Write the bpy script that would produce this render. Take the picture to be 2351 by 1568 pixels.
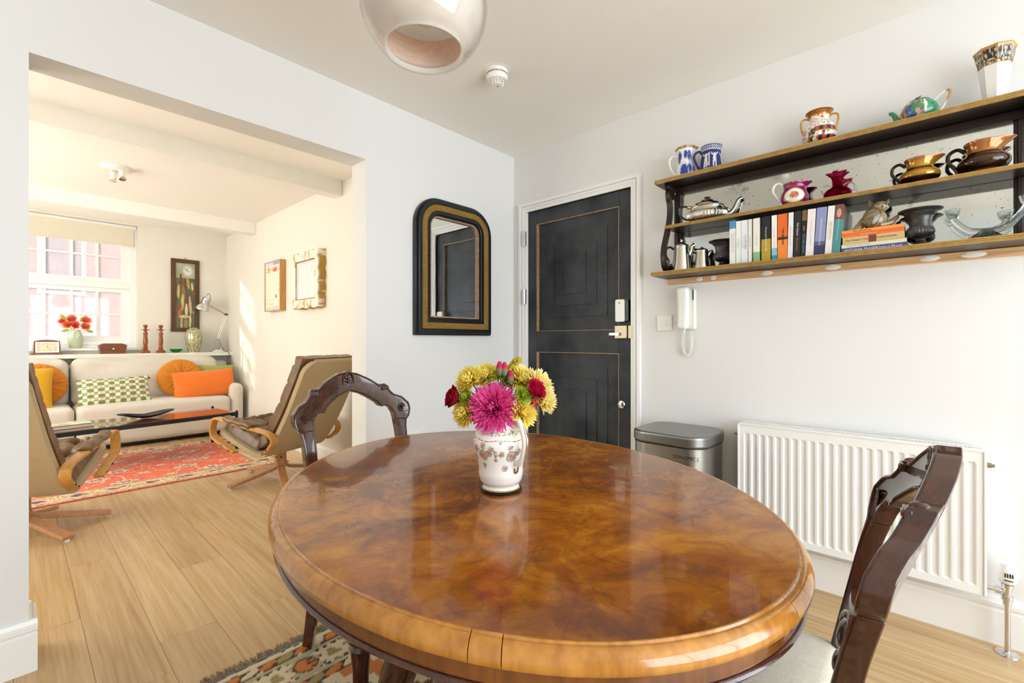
import bpy, bmesh, math, random
from math import sin, cos, pi, radians as R, sqrt, atan2, exp, floor
from mathutils import Vector, Matrix, noise
random.seed(7)
for o in list(bpy.data.objects): bpy.data.objects.remove(o)
SC = bpy.context.scene
COL = SC.collection
# ------------------------------------------------------------------ camera
cd = bpy.data.cameras.new('camera'); CAM = bpy.data.objects.new('camera', cd); COL.objects.link(CAM)
CAM.location = (0, 0, 1.096); CAM.rotation_euler = (R(90), 0, R(-47.3))
cd.sensor_width = 36; cd.lens = 36*1056.6/2351; cd.shift_y = -2/2351; cd.clip_start = .02
SC.camera = CAM
# ------------------------------------------------------------------ world, sun, exposure
SC.view_settings.view_transform = 'Standard'; SC.view_settings.look = 'None'
SC.view_settings.gamma = 1; SC.view_settings.use_curve_mapping = False
SC.view_settings.exposure = 0.47
W = bpy.data.worlds.new('world'); SC.world = W; W.use_nodes = True
bg = W.node_tree.nodes['Background']; bg.inputs[0].default_value = (.80, .90, 1.0, 1); bg.inputs[1].default_value = 7.1
def sunlamp(name, frm, energy, ang, col):
    l = bpy.data.lights.new(name, 'SUN'); l.energy = energy; l.angle = R(ang); l.color = col
    o = bpy.data.objects.new(name, l); COL.objects.link(o)
    o.rotation_euler = Vector(frm).to_track_quat('Z', 'Y').to_euler(); o.location = Vector(frm)*10
sunlamp('sun', (-.87, .49, .30), 20, 2.0, (1, .97, .92))
def portal(name, loc, rot, sx, sy):
    l = bpy.data.lights.new(name, 'AREA'); l.shape = 'RECTANGLE'; l.size = sx; l.size_y = sy; l.cycles.is_portal = True
    o = bpy.data.objects.new(name, l); COL.objects.link(o); o.location = loc; o.rotation_euler = rot
portal('portal_back', (.75, -2.42, 1.225), (R(90), 0, 0), 2.9, 2.15)
cy = SC.cycles
cy.use_denoising = True; cy.use_light_tree = False; cy.max_bounces = 9; cy.diffuse_bounces = 5; cy.glossy_bounces = 4; cy.use_adaptive_sampling = True; cy.adaptive_threshold = .045
cy.transmission_bounces = 10; cy.transparent_max_bounces = 16; cy.caustics_reflective = False; cy.caustics_refractive = False
cy.sample_clamp_indirect = 12

# ------------------------------------------------------------------ helpers
def lin(c): return c/12.92 if c <= .04045 else ((c+.055)/1.055)**2.4
def hx(h):
    if not isinstance(h, str): return tuple(h[:3])
    h = h.lstrip('#'); return tuple(lin(int(h[i:i+2], 16)/255) for i in (0, 2, 4))
def mix(a, b, t): return tuple(a[i]+(b[i]-a[i])*t for i in range(3))
MATS = {}
class N:
    def __init__(s, name):
        s.m = bpy.data.materials.new(name); s.m.use_nodes = True; s.t = s.m.node_tree
        s.b = s.t.nodes['Principled BSDF']; s.out = s.t.nodes['Material Output']; MATS[name] = s.m
    def n(s, typ, **kw):
        x = s.t.nodes.new('ShaderNode'+typ)
        for k, v in kw.items():
            if isinstance(k, str) and hasattr(x, k): setattr(x, k, v)
        return x
    def l(s, a, b): s.t.links.new(a, b)
    def set(s, **kw):
        for k, v in kw.items():
            i = s.b.inputs[k.replace('_', ' ')]
            i.default_value = (*v, 1) if isinstance(v, tuple) and len(v) == 3 else v
        return s
    def coord(s, scale=(1, 1, 1), kind='Object', rnd=False):
        tc = s.n('TexCoord'); mp = s.n('Mapping'); mp.inputs['Scale'].default_value = scale
        s.l(tc.outputs[kind], mp.inputs['Vector'])
        if rnd:
            oi = s.n('ObjectInfo'); m = s.n('VectorMath', operation='SCALE'); m.inputs[0].default_value = (37, 53, 71)
            s.l(oi.outputs['Random'], m.inputs['Scale']); s.l(m.outputs[0], mp.inputs['Location'])
        return mp.outputs[0]
    def noise(s, vec, scale, detail=4, rough=.55, dist=0):
        x = s.n('TexNoise'); x.inputs['Scale'].default_value = scale; x.inputs['Detail'].default_value = detail
        x.inputs['Roughness'].default_value = rough; x.inputs['Distortion'].default_value = dist
        s.l(vec, x.inputs['Vector']); return x.outputs['Fac']
    def ramp(s, fac, stops):
        x = s.n('ValToRGB'); e = x.color_ramp.elements
        while len(e) < len(stops): e.new(.5)
        for i, (p, c) in enumerate(stops):
            e[i].position = p; e[i].color = (*hx(c), 1)
        s.l(fac, x.inputs[0]); return x.outputs[0]
    def mixc(s, fac, a, b, mode='MIX'):
        x = s.n('Mix'); x.data_type = 'RGBA'; x.blend_type = mode
        for sock, v in ((x.inputs[0], fac), (x.inputs[6], a), (x.inputs[7], b)):
            if hasattr(v, 'links'): s.l(v, sock)
            elif isinstance(v, (int, float)): sock.default_value = v
            else: sock.default_value = (*hx(v), 1)
        return x.outputs[2]
    def bump(s, h, strength=.3, dist=.01):
        x = s.n('Bump'); x.inputs['Strength'].default_value = strength; x.inputs['Distance'].default_value = dist
        s.l(h, x.inputs['Height']); s.l(x.outputs[0], s.b.inputs['Normal'])
def M(name, col, rough=.5, metal=0., var=0., vs=12, bump=0., bs=150, bd=.002, coat=0., trans=0., sheen=0., ior=1.5, spec=.5, alpha=1.):
    n = N(name); c = hx(col)
    n.set(Roughness=rough, Metallic=metal, Base_Color=c, IOR=ior)
    n.b.inputs['Coat Weight'].default_value = coat; n.b.inputs['Coat Roughness'].default_value = .08
    n.b.inputs['Transmission Weight'].default_value = trans; n.b.inputs['Sheen Weight'].default_value = sheen
    n.b.inputs['Specular IOR Level'].default_value = spec
    if var or bump: v = n.coord()
    if var:
        f = n.noise(v, vs, 5)
        n.l(n.ramp(f, [(.25, mix(c, (0, 0, 0), var)), (.75, mix(c, (1, 1, 1), var*.5))]), n.b.inputs['Base Color'])
    if bump: n.bump(n.noise(v, bs, 3), bump, bd)
    return n.m
def VC(name, rough=.5, metal=0., bump=0., bs=200, bd=.002, coat=0., sheen=0.):     # colour carried by the mesh (printed / glazed pattern)
    n = N(name); a = n.n('Attribute'); a.attribute_name = 'Col'
    n.l(a.outputs['Color'], n.b.inputs['Base Color']); n.set(Roughness=rough, Metallic=metal)
    n.b.inputs['Coat Weight'].default_value = coat; n.b.inputs['Sheen Weight'].default_value = sheen
    if bump: n.bump(n.noise(n.coord(), bs, 3), bump, bd)
    return n.m
# ---- geometry: every shape is (verts, faces)
def box(x0, x1, y0, y1, z0, z1):
    v = [(x, y, z) for z in (z0, z1) for y in (y0, y1) for x in (x0, x1)]
    return v, [(0, 2, 3, 1), (4, 5, 7, 6), (0, 1, 5, 4), (2, 6, 7, 3), (0, 4, 6, 2), (1, 3, 7, 5)]
def cbox(w, d, h, c=(0, 0, 0)): return box(c[0]-w/2, c[0]+w/2, c[1]-d/2, c[1]+d/2, c[2]-h/2, c[2]+h/2)
def lathe(prof, seg=32, sx=1., sy=1., fn=None, a0=0., a1=2*pi, loop=False):
    if loop: prof = list(prof)+[prof[0]]
    v, f = [], []; n = len(prof); full = abs(a1-a0-2*pi) < 1e-6; cols = seg if full else seg+1
    for j in range(cols):
        a = a0+(a1-a0)*j/seg
        for (r, z) in prof:
            rr = r*(fn(a, z) if fn else 1); v.append((rr*cos(a)*sx, rr*sin(a)*sy, z))
    for j in range(seg):
        k = (j+1) % cols
        for i in range(n-1): f.append((j*n+i, k*n+i, k*n+i+1, j*n+i+1))
    if full and not loop:
        if prof[0][0] > 1e-5: f.append(tuple(j*n for j in range(cols))[::-1])
        if prof[-1][0] > 1e-5: f.append(tuple(j*n+n-1 for j in range(cols)))
    return v, f
def spline(pts, n=8):
    P = [Vector(p) for p in pts]; out = []
    for i in range(len(P)-1):
        a = P[max(i-1, 0)]; b = P[i]; c = P[i+1]; d = P[min(i+2, len(P)-1)]
        for k in range(n):
            t = k/n; out.append(.5*((2*b)+(c-a)*t+(2*a-5*b+4*c-d)*t*t+(3*b-a-3*c+d)*t**3))
    out.append(P[-1]); return out
def spl2(pts, n=6): return [(p[0], p[1]) for p in spline([(a, b, 0) for a, b in pts], n)]
def tube(path, r=.01, seg=8, closed=False, ry=None, cap=True):
    P = [Vector(p) for p in path]; n = len(P); v, f = [], []
    t0 = (P[1]-P[0]).normalized(); up = Vector((0, 0, 1)) if abs(t0.z) < .9 else Vector((1, 0, 0))
    nx = t0.cross(up).normalized()
    for i in range(n):
        if closed: t = (P[(i+1) % n]-P[i-1])
        else: t = P[min(i+1, n-1)]-P[max(i-1, 0)]
        t.normalize(); nx = (nx-t*nx.dot(t)).normalized(); ny = t.cross(nx)
        rr = r[i] if isinstance(r, (list, tuple)) else r; r2 = rr if ry is None else (ry[i] if isinstance(ry, (list, tuple)) else ry)
        for j in range(seg):
            a = 2*pi*j/seg; v.append(tuple(P[i]+nx*cos(a)*rr+ny*sin(a)*r2))
    m = n if closed else n-1
    for i in range(m):
        for j in range(seg):
            a, b = i*seg, ((i+1) % n)*seg; k = (j+1) % seg
            f.append((a+j, a+k, b+k, b+j))
    if cap and not closed:
        f.append(tuple(range(seg))[::-1]); f.append(tuple((n-1)*seg+j for j in range(seg)))
    return v, f
def band(path, w, th):          # flat strip swept along a path in the local YZ plane, width along X
    P = [Vector((0, p[0], p[1])) for p in path]; n = len(P); v, f = [], []
    for i in range(n):
        t = (P[min(i+1, n-1)]-P[max(i-1, 0)]).normalized(); nn = Vector((0, -t.z, t.y))
        ww = w[i] if isinstance(w, list) else w
        for sx, sn in ((-1, -1), (1, -1), (1, 1), (-1, 1)):
            p = P[i]+nn*sn*th/2; v.append((sx*ww/2, p.y, p.z))
    for i in range(n-1):
        for j in range(4):
            k = (j+1) % 4; f.append((i*4+j, i*4+k, i*4+4+k, i*4+4+j))
    f.append((0, 1, 2, 3)[::-1]); f.append(tuple(n*4-4+j for j in range(4)))
    return v, f
def prism(pts, z0, z1, plane='xy'):   # outline extruded; plane names the outline's axes
    n = len(pts)
    def mp(a, b, c): return {'xy': (a, b, c), 'xz': (a, c, b), 'yz': (c, a, b)}[plane]
    v = [mp(a, b, z0) for a, b in pts]+[mp(a, b, z1) for a, b in pts]
    f = [tuple(range(n))[::-1], tuple(range(n, 2*n))]+[(i, (i+1) % n, n+(i+1) % n, n+i) for i in range(n)]
    return v, f
def frame(outer, inner, z0, z1, plane='xz', close=True):   # two matching outlines: ring extruded
    n = len(outer)
    def mp(a, b, c): return {'xy': (a, b, c), 'xz': (a, c, b), 'yz': (c, a, b)}[plane]
    v = [mp(*p, z0) for p in outer]+[mp(*p, z0) for p in inner]+[mp(*p, z1) for p in outer]+[mp(*p, z1) for p in inner]
    f = []
    for i in range(n if close else n-1):
        j = (i+1) % n
        f += [(i, j, n+j, n+i), (2*n+i, 3*n+i, 3*n+j, 2*n+j), (i, 2*n+i, 2*n+j, j), (n+i, n+j, 3*n+j, 3*n+i)]
    if not close:
        for i in (0, n-1): f.append((i, n+i, 3*n+i, 2*n+i))
    return v, f
def ell(c, r, su=16, sv=10):
    p = [(sin(pi*i/sv), -cos(pi*i/sv)) for i in range(sv+1)]; p[0] = (1e-4, -1); p[-1] = (1e-4, 1)
    v, f = lathe(p, su); return [(c[0]+x*r[0], c[1]+y*r[1], c[2]+z*r[2]) for x, y, z in v], f
def rbox(w, d, h, r, n=6, puff=(0, 0, 0), c=(0, 0, 0), fn=None):   # rounded, optionally puffed block
    v, f = [], []; idx = {}
    H = (w/2, d/2, h/2); r = min(r, *H)
    def pt(q):
        p = [q[i]*H[i] for i in range(3)]
        core = [max(-(H[i]-r), min(H[i]-r, p[i])) for i in range(3)]
        dd = Vector([p[i]-core[i] for i in range(3)])
        if dd.length > 1e-9:
            m = max(abs(x) for x in dd); dd = dd.normalized()*m
        o = [core[i]+dd[i] for i in range(3)]
        for i in range(3):
            if puff[i]:
                a, b = [(1-q[j]**2) for j in range(3) if j != i]; o[i] += puff[i]*q[i]*a*b
        if fn: o = fn(o)
        return (o[0]+c[0], o[1]+c[1], o[2]+c[2])
    ts = []
    for i in range(n+1):
        t = i/n; ts.append(t)
    def grid(H1, H2, mk):
        def ax(Hx):
            k = r/Hx if Hx else 1; s = [-1+k*(1-cos(pi/2*i/3))*1.0 for i in range(3)] if k < 1 else []
            e = [-1+k*(i/3) for i in range(3)]; mid = [-1+k+(2-2*k)*i/n for i in range(n+1)]
            return e+mid+[-x for x in e[::-1]]
        A, B = ax(H1), ax(H2); base = len(v)
        for a in A:
            for b in B: v.append(pt(mk(a, b)))
        nb = len(B)
        for i in range(len(A)-1):
            for j in range(nb-1): f.append((base+i*nb+j, base+(i+1)*nb+j, base+(i+1)*nb+j+1, base+i*nb+j+1))
    for s in (-1, 1):
        grid(H[0], H[1], (lambda a, b: (a, b, 1)) if s > 0 else (lambda a, b: (b*0+a, -b, -1)))
        grid(H[1], H[2], (lambda a, b: (1, a, b)) if s > 0 else (lambda a, b: (-1, -a, b)))
        grid(H[2], H[0], (lambda a, b: (b, 1, a)) if s > 0 else (lambda a, b: (-b, -1, a)))
    return v, f
def pillow(w, h, t, n=18, ear=.06, wr=.0, seed=0):   # cushion standing in XZ, thickness along Y
    v, f = [], []
    for s in (-1, 1):
        b = len(v)
        for i in range(n+1):
            for j in range(n+1):
                a, c = -1+2*i/n, -1+2*j/n
                th = t/2*((1-abs(a)**2.6)*(1-abs(c)**2.6))**.55
                x = a*w/2*(1-ear*(1-c*c)*abs(a)); z = c*h/2*(1-ear*1.4*(1-a*a)*abs(c))
                th += wr*noise.noise(Vector((a*3+seed, c*3, s)))*(1-a*a)*(1-c*c)
                v.append((x, s*th, z))
        for i in range(n):
            for j in range(n):
                q = (b+i*(n+1)+j, b+(i+1)*(n+1)+j, b+(i+1)*(n+1)+j+1, b+i*(n+1)+j+1)
                f.append(q if s < 0 else q[::-1])
    return v, f
def tr(g, M4): return [tuple(M4 @ Vector(p)) for p in g[0]], g[1]
def mv(g, x=0, y=0, z=0): return [(a+x, b+y, c+z) for a, b, c in g[0]], g[1]
def rot(g, ang, ax='Z', at=(0, 0, 0)):
    return tr(g, Matrix.Translation(at) @ Matrix.Rotation(ang, 4, ax) @ Matrix.Translation([-q for q in at]))
def sc(g, x, y, z): return [(a*x, b*y, c*z) for a, b, c in g[0]], g[1]
def warp(g, fn): return [tuple(fn(*p)) for p in g[0]], g[1]
def add(*gs):
    v, f = [], []
    for g in gs:
        b = len(v); v += list(g[0]); f += [tuple(i+b for i in q) for q in g[1]]
    return v, f
def mesh(name, g, mat, smooth=40, col=None):
    me = bpy.data.meshes.new(name); me.from_pydata(g[0], [], g[1]); me.materials.append(mat)
    bm = bmesh.new(); bm.from_mesh(me); bmesh.ops.remove_doubles(bm, verts=bm.verts, dist=1e-6)
    bmesh.ops.recalc_face_normals(bm, faces=bm.faces); bm.to_mesh(me); bm.free()
    if smooth:
        me.polygons.foreach_set('use_smooth', [True]*len(me.polygons))
        try: me.set_sharp_from_angle(angle=R(smooth))
        except Exception: pass
    if col:
        at = me.color_attributes.new('Col', 'FLOAT_COLOR', 'POINT')
        for i, vv in enumerate(me.vertices): at.data[i].color = (*col(*vv.co), 1)
    me.update(); return me
def put(name, data, parent=None, loc=(0, 0, 0), rot=(0, 0, 0)):
    o = bpy.data.objects.new(name, data); COL.objects.link(o); o.location = loc; o.rotation_euler = rot
    if parent: o.parent = parent
    return o
def bevel(o, w, seg=2, ang=40):
    b = o.modifiers.new('bevel', 'BEVEL'); b.width = w; b.segments = seg; b.limit_method = 'ANGLE'; b.angle_limit = R(ang); return o
def O(name, g, mat, parent=None, loc=(0, 0, 0), rot=(0, 0, 0), smooth=40, col=None, bv=0, label=None, cat=None, group=None, kind=None):
    o = put(name, mesh(name, g, MATS[mat] if isinstance(mat, str) else mat, smooth, col), parent, loc, rot)
    if bv: bevel(o, bv)
    return tag(o, label, cat, group, kind)
def tag(o, label=None, cat=None, group=None, kind=None):
    for k, v in (('label', label), ('category', cat), ('group', group), ('kind', kind)):
        if v: o[k] = v
    return o
def T(name, label, cat, loc=(0, 0, 0), rz=0, group=None, rot=None):
    o = bpy.data.objects.new(name, None); COL.objects.link(o); o.location = loc; o.rotation_euler = rot or (0, 0, rz); o.empty_display_size = .05
    return tag(o, label, cat, group)
def S(name, g, mat, label, cat='structure', **kw): return O(name, g, mat, label=label, cat=cat, kind='structure', **kw)
def dup(root, loc, rz=None, label=None, parent=None):
    r = root.copy(); COL.objects.link(r)
    if parent: r.parent = parent
    if loc is not None: r.location = loc
    if rz is not None: r.rotation_euler = (r.rotation_euler[0], r.rotation_euler[1], rz)
    if label: r['label'] = label
    for ch in root.children:
        c = ch.copy(); COL.objects.link(c); c.parent = r
        for g in ch.children:
            d = g.copy(); COL.objects.link(d); d.parent = c
    return r
def text(name, s, size, mat, parent, loc, rot, ext=.0006, sx=1.):
    cu = bpy.data.curves.new(name, 'FONT'); cu.body = s; cu.size = size; cu.extrude = ext; cu.resolution_u = 2; cu.align_x = 'CENTER'; cu.align_y = 'CENTER'
    t = bpy.data.objects.new(name+'_tmp', cu); COL.objects.link(t)
    me = bpy.data.meshes.new_from_object(t.evaluated_get(bpy.context.evaluated_depsgraph_get())); me.name = name
    bpy.data.objects.remove(t); me.materials.clear(); me.materials.append(MATS[mat])
    o = put(name, me, parent, loc, rot); o.scale = (sx, 1, 1); return o
def rect(w, h, cx=0, cy=0): return [(cx-w/2, cy-h/2), (cx+w/2, cy-h/2), (cx+w/2, cy+h/2), (cx-w/2, cy+h/2)]
def rrect(w, h, r, n=5, cx=0, cy=0):
    out = []
    for (sx, sy, a) in ((1, -1, -pi/2), (1, 1, 0), (-1, 1, pi/2), (-1, -1, pi)):
        for i in range(n+1):
            t = a+pi/2*i/n; out.append((cx+sx*(w/2-r)+r*cos(t), cy+sy*(h/2-r)+r*sin(t)))
    return out
# ------------------------------------------------------------------ materials
def plaster(name, c):
    n = N(name); v = n.coord(); f = n.noise(v, 1.3, 1)
    n.l(n.ramp(f, [(.3, mix(hx(c), (0, 0, 0), .02)), (.7, c)]), n.b.inputs['Base Color']); n.set(Roughness=.75)
plaster('wall_paint', '#e9e7e3'); plaster('ceiling_paint', '#faf6ee'); plaster('cream_wall', '#ebe6da')
M('white_gloss', '#f4f2ee', .28, bump=.03, bs=30); M('white_plastic', '#f1efe9', .32); M('white_metal', '#f2f1ee', .3); M('dark_slot', '#141312', .9)
def oak(name, cs, sc=1., rough=.42, rnd=True, ax=1):
    n = N(name)
    s1 = [9*sc]*3; s1[ax] = .55*sc; s2 = [60*sc]*3; s2[ax] = 1.6*sc
    v = n.coord(tuple(s1), rnd=rnd); w = n.coord(tuple(s2), rnd=rnd)
    a = n.noise(v, 1.0, 5, .6, 1.6); b = n.noise(w, 1.0, 6, .65, .5)
    c1 = n.ramp(a, [(.25, cs[0]), (.5, cs[1]), (.78, cs[2])])
    c2 = n.ramp(b, [(.35, cs[3]), (.6, '#ffffff')])
    c = n.mixc(.55, c1, c2, 'MULTIPLY')
    if rnd:
        oi = n.n('ObjectInfo'); hs = n.n('HueSaturation'); mr = n.n('MapRange'); mr.inputs['To Min'].default_value = .95; mr.inputs['To Max'].default_value = 1.05
        n.l(oi.outputs['Random'], mr.inputs['Value']); n.l(mr.outputs[0], hs.inputs['Value']); n.l(c, hs.inputs['Color']); c = hs.outputs[0]
    n.l(c, n.b.inputs['Base Color']); n.set(Roughness=rough); n.bump(b, .12, .001)
    return n
oak('oak_floor', ('#bd9c6b', '#cfb083', '#d9be95', '#cdb591'), 1., .34)
oak('pine', ('#cfa06a', '#e0b987', '#e8c89b', '#c79f70'), 2, .5, False)
oak('bentwood', ('#c08a44', '#d39c52', '#dca85f', '#c08e4e'), 3, .3, False, 2)
oak('base_bentwood', ('#b98657', '#c99667', '#d4a477', '#b4875d'), 3, .35, False, 2)
oak('mahogany', ('#3e1b10', '#4b2414', '#5a2e1b', '#8a6a5c'), .8, .2, False, 2); MATS['mahogany'].node_tree.nodes['Principled BSDF'].inputs['Coat Weight'].default_value = .6
oak('dark_oak', ('#20130c', '#2c1b11', '#382316', '#2c2018'), 2, .35, False, 1)
oak('walnut_box', ('#6a3d22', '#8a5230', '#9b6039', '#6d4a33'), 5, .3, False, 0)
oak('candle_wood', ('#8a4324', '#a65a34', '#b9693f', '#8a5238'), 5, .28, False, 2)
oak('light_band', ('#ecd0bc', '#f2dccb', '#f6e4d6', '#ecd6c6'), 4, .5, False, 0)
def burl(name):
    n = N(name); v = n.coord((1, 1, 1)); w = n.coord((1, .5, 1))
    big = n.noise(w, 3.4, 5, .55, 1.8); mid = n.noise(v, 9, 6, .58, 1.5); fine = n.noise(v, 55, 6, .7, 1.5)
    c = n.ramp(big, [(.28, '#7a4208'), (.45, '#ad680e'), (.58, '#c9851a'), (.75, '#da9a30')])
    c = n.mixc(.62, c, n.ramp(mid, [(.3, '#7a4a20'), (.45, '#cfa46c'), (.6, '#ffffff')]), 'MULTIPLY')
    iso = n.noise(v, 3.6, 4, .55, 2.2); c = n.mixc(.22, c, n.ramp(iso, [(.475, '#ffffff'), (.495, '#5b3a1c'), (.505, '#5b3a1c'), (.525, '#ffffff')]), 'MULTIPLY')
    c = n.mixc(.3, c, n.ramp(fine, [(.3, '#9a7448'), (.6, '#ffffff')]), 'MULTIPLY')
    sm = n.noise(n.coord((1.6, .7, 1)), 2.1, 3, .5, .8); c = n.mixc(.55, c, n.ramp(sm, [(.26, '#7a5028'), (.58, '#ffffff')]), 'MULTIPLY')
    n.l(c, n.b.inputs['Base Color']); n.set(Roughness=.2); n.b.inputs['Coat Weight'].default_value = .4; n.b.inputs['Coat Roughness'].default_value = .04; n.b.inputs['Specular IOR Level'].default_value = .25
burl('burl_walnut')
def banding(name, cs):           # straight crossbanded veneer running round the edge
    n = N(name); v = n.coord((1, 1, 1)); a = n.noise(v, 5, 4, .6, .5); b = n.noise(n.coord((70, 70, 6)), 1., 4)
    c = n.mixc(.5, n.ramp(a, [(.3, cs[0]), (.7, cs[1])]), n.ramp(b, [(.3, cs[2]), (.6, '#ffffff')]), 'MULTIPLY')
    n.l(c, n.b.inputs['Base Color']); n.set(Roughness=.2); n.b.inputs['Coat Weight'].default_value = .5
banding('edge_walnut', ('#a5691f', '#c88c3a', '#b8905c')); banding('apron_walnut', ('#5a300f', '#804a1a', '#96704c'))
def fabric(name, c1, c2, scale=700, rough=.95, b=.25):
    n = N(name); v = n.coord(); f = n.noise(v, scale, 2); g = n.noise(n.coord((1, 1, 6)), 60, 3)
    c = n.mixc(.5, n.ramp(f, [(.35, c1), (.65, c2)]), n.ramp(g, [(.3, c1), (.7, c2)])); n.l(c, n.b.inputs['Base Color'])
    n.set(Roughness=rough); n.b.inputs['Sheen Weight'].default_value = .25; n.bump(f, b, .002)
fabric('sofa_linen', '#cfc6b8', '#e2dacd'); fabric('shell_canvas', '#ab9570', '#c4af89', 500); fabric('seat_cream', '#cbc2ac', '#e0d8c4', 300)
fabric('velvet_ochre', '#c4761a', '#d98a26', 90); fabric('felt_yellow', '#d9a012', '#e8b422', 260); fabric('felt_orange', '#e8701c', '#f08030', 300)
fabric('olive_cloth', '#8f9a4e', '#a9b065', 300); fabric('blind_cloth', '#ddd4bd', '#e6decb', 600)
def leather(name, c1, c2):
    n = N(name); v = n.coord(); f = n.noise(v, 14, 5, .6); n.l(n.ramp(f, [(.3, c1), (.7, c2)]), n.b.inputs['Base Color'])
    n.set(Roughness=.36); n.bump(n.noise(v, 260, 4), .12, .001)
leather('brown_leather', '#5e4226', '#7d5c38')
M('black_paint', '#161a20', .45, var=.12, vs=4, spec=.3); M('ebony', '#17181b', .3, bump=.04, bs=60); M('worn_gold', '#b58a52', .5, .3, var=.35, vs=60)
M('chrome', '#d9d9dc', .12, 1.); M('nickel', '#a39781', .36, 1.); M('silver', '#d6d0c4', .14, 1., var=.1, vs=8); M('pewter_dark', '#2b2420', .38, .6, var=.2, vs=30)
M('black_metal', '#17171c', .42, .2); M('black_plastic', '#131417', .35); M('black_glaze', '#0d0d10', .3)
M('brass_edge', '#c29a4a', .34, .55, var=.2, vs=40, bump=.1, bs=90); M('cream_plastic', '#f0efe4', .3); M('cord_white', '#ecebe2', .45)
n = N('brushed_steel'); v = n.coord((.6, .6, 260)); f = n.noise(v, 1., 2)
n.l(n.ramp(f, [(.3, '#8f8d89'), (.7, '#b8b6b1')]), n.b.inputs['Base Color']); n.set(Metallic=1., Roughness=.3)
M('steel_dark', '#8d8c89', .33, 1., var=.1, vs=3)
n = N('mirror_glass'); n.set(Metallic=1., Roughness=.02, Base_Color=(.86, .87, .86)); n.bump(n.noise(n.coord(), 5, 2), .05, .004)
n = N('aged_mirror'); v = n.coord(); f = n.noise(v, 9, 6, .7); g = n.noise(v, 120, 3); h = n.noise(v, 2.2, 3)
sp = n.ramp(f, [(.60, '#ffffff'), (.70, '#3a3b38')]); sp2 = n.ramp(g, [(.66, '#ffffff'), (.72, '#555555')])
n.l(n.mixc(1., n.mixc(.75, n.ramp(h, [(.3, '#bcc3c1'), (.7, '#dde2e0')]), sp, 'MULTIPLY'), sp2, 'MULTIPLY'), n.b.inputs['Base Color']); n.set(Metallic=1., Roughness=.06)
def thin_gloss(n, under, k=.5):     # thin sheet: reflection grows towards grazing view
    g = n.n('BsdfGlossy'); g.inputs['Roughness'].default_value = .03; lw = n.n('LayerWeight'); p = n.n('Math', operation='POWER'); p.inputs[1].default_value = 4.
    ma = n.n('Math', operation='MULTIPLY_ADD'); ma.inputs[1].default_value = k; ma.inputs[2].default_value = .04; m = n.n('MixShader')
    n.l(lw.outputs['Facing'], p.inputs[0]); n.l(p.outputs[0], ma.inputs[0]); n.l(ma.outputs[0], m.inputs[0]); n.l(under, m.inputs[1]); n.l(g.outputs[0], m.inputs[2]); n.l(m.outputs[0], n.out.inputs['Surface'])
def pane_mat(name, haze, hz, tint=.97):
    n = N(name); t = n.n('BsdfTransparent'); t.inputs[0].default_value = (tint, tint, tint, 1)
    d = n.n('BsdfTranslucent'); d.inputs[0].default_value = (*hx(haze), 1); m = n.n('MixShader'); m.inputs[0].default_value = hz
    if .1 < hz < 1:
        f = n.noise(n.coord((1, 1, .25)), 18, 4); mr = n.n('MapRange'); mr.inputs['To Min'].default_value = hz*.55; mr.inputs['To Max'].default_value = hz*1.45
        n.l(f, mr.inputs['Value']); n.l(mr.outputs[0], m.inputs[0])
    n.l(t.outputs[0], m.inputs[1]); n.l(d.outputs[0], m.inputs[2]); thin_gloss(n, m.outputs[0])
pane_mat('misted_pane', '#a0928c', .32, .48); pane_mat('clear_pane', '#ffffff', .02); pane_mat('diffuser_pane', '#d6d4cf', 1.)
n = N('brick_facade'); bt = n.n('TexBrick'); bt.inputs['Scale'].default_value = 1; bt.inputs['Brick Width'].default_value = .225; bt.inputs['Row Height'].default_value = .075; bt.inputs['Mortar Size'].default_value = .008
bt.inputs['Color1'].default_value = (*hx('#a8706a'), 1); bt.inputs['Color2'].default_value = (*hx('#96625e'), 1); bt.inputs['Mortar'].default_value = (*hx('#a3786f'), 1)
tc = n.n('TexCoord'); sx = n.n('SeparateXYZ'); cx = n.n('CombineXYZ'); n.l(tc.outputs['Object'], sx.inputs[0]); n.l(sx.outputs[0], cx.inputs[0]); n.l(sx.outputs[2], cx.inputs[1]); n.l(cx.outputs[0], bt.inputs['Vector'])
n.l(bt.outputs['Color'], n.b.inputs['Base Color']); n.set(Roughness=.9)
M('grey_glass', '#5f6775', .3)
def clearglass(name, c, rough=.02, mixt=.5):
    n = N(name); g = n.n('BsdfGlass'); g.inputs[0].default_value = (*hx(c), 1); g.inputs['Roughness'].default_value = rough; g.inputs['IOR'].default_value = 1.45
    t = n.n('BsdfTransparent'); t.inputs[0].default_value = (*hx(c), 1); m = n.n('MixShader'); m.inputs[0].default_value = mixt
    n.l(t.outputs[0], m.inputs[1]); n.l(g.outputs[0], m.inputs[2]); n.l(m.outputs[0], n.out.inputs['Surface'])
clearglass('crystal', '#f4f6f5', .02, .7); clearglass('green_glass', '#8fdca8', .03, .3); clearglass('cranberry', '#dd6a9a', .03, .4); 
n = N('shade_glass'); t_ = n.n('BsdfTransparent'); t_.inputs[0].default_value = (.985, .98, .97, 1); thin_gloss(n, t_.outputs[0], .6)
MATS['green_glass'].diffuse_color = (.2, .6, .3, 1)
VC('printed', .45); VC('glazed', .16, coat=.4); VC('rug_wool', .95, bump=.5, bs=420, bd=.004, sheen=.2); VC('printed_cloth', .9, bump=.15, bs=600); VC('oil_paint', .4, bump=.2, bs=120)
VC('gilded_print', .25, .55)
VC('leaf_petal', .6)
_n = MATS['leaf_petal'].node_tree; _b = _n.nodes['Principled BSDF']; _t = _n.nodes.new('ShaderNodeBsdfTranslucent'); _m = _n.nodes.new('ShaderNodeMixShader'); _m.inputs[0].default_value = .4
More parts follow.
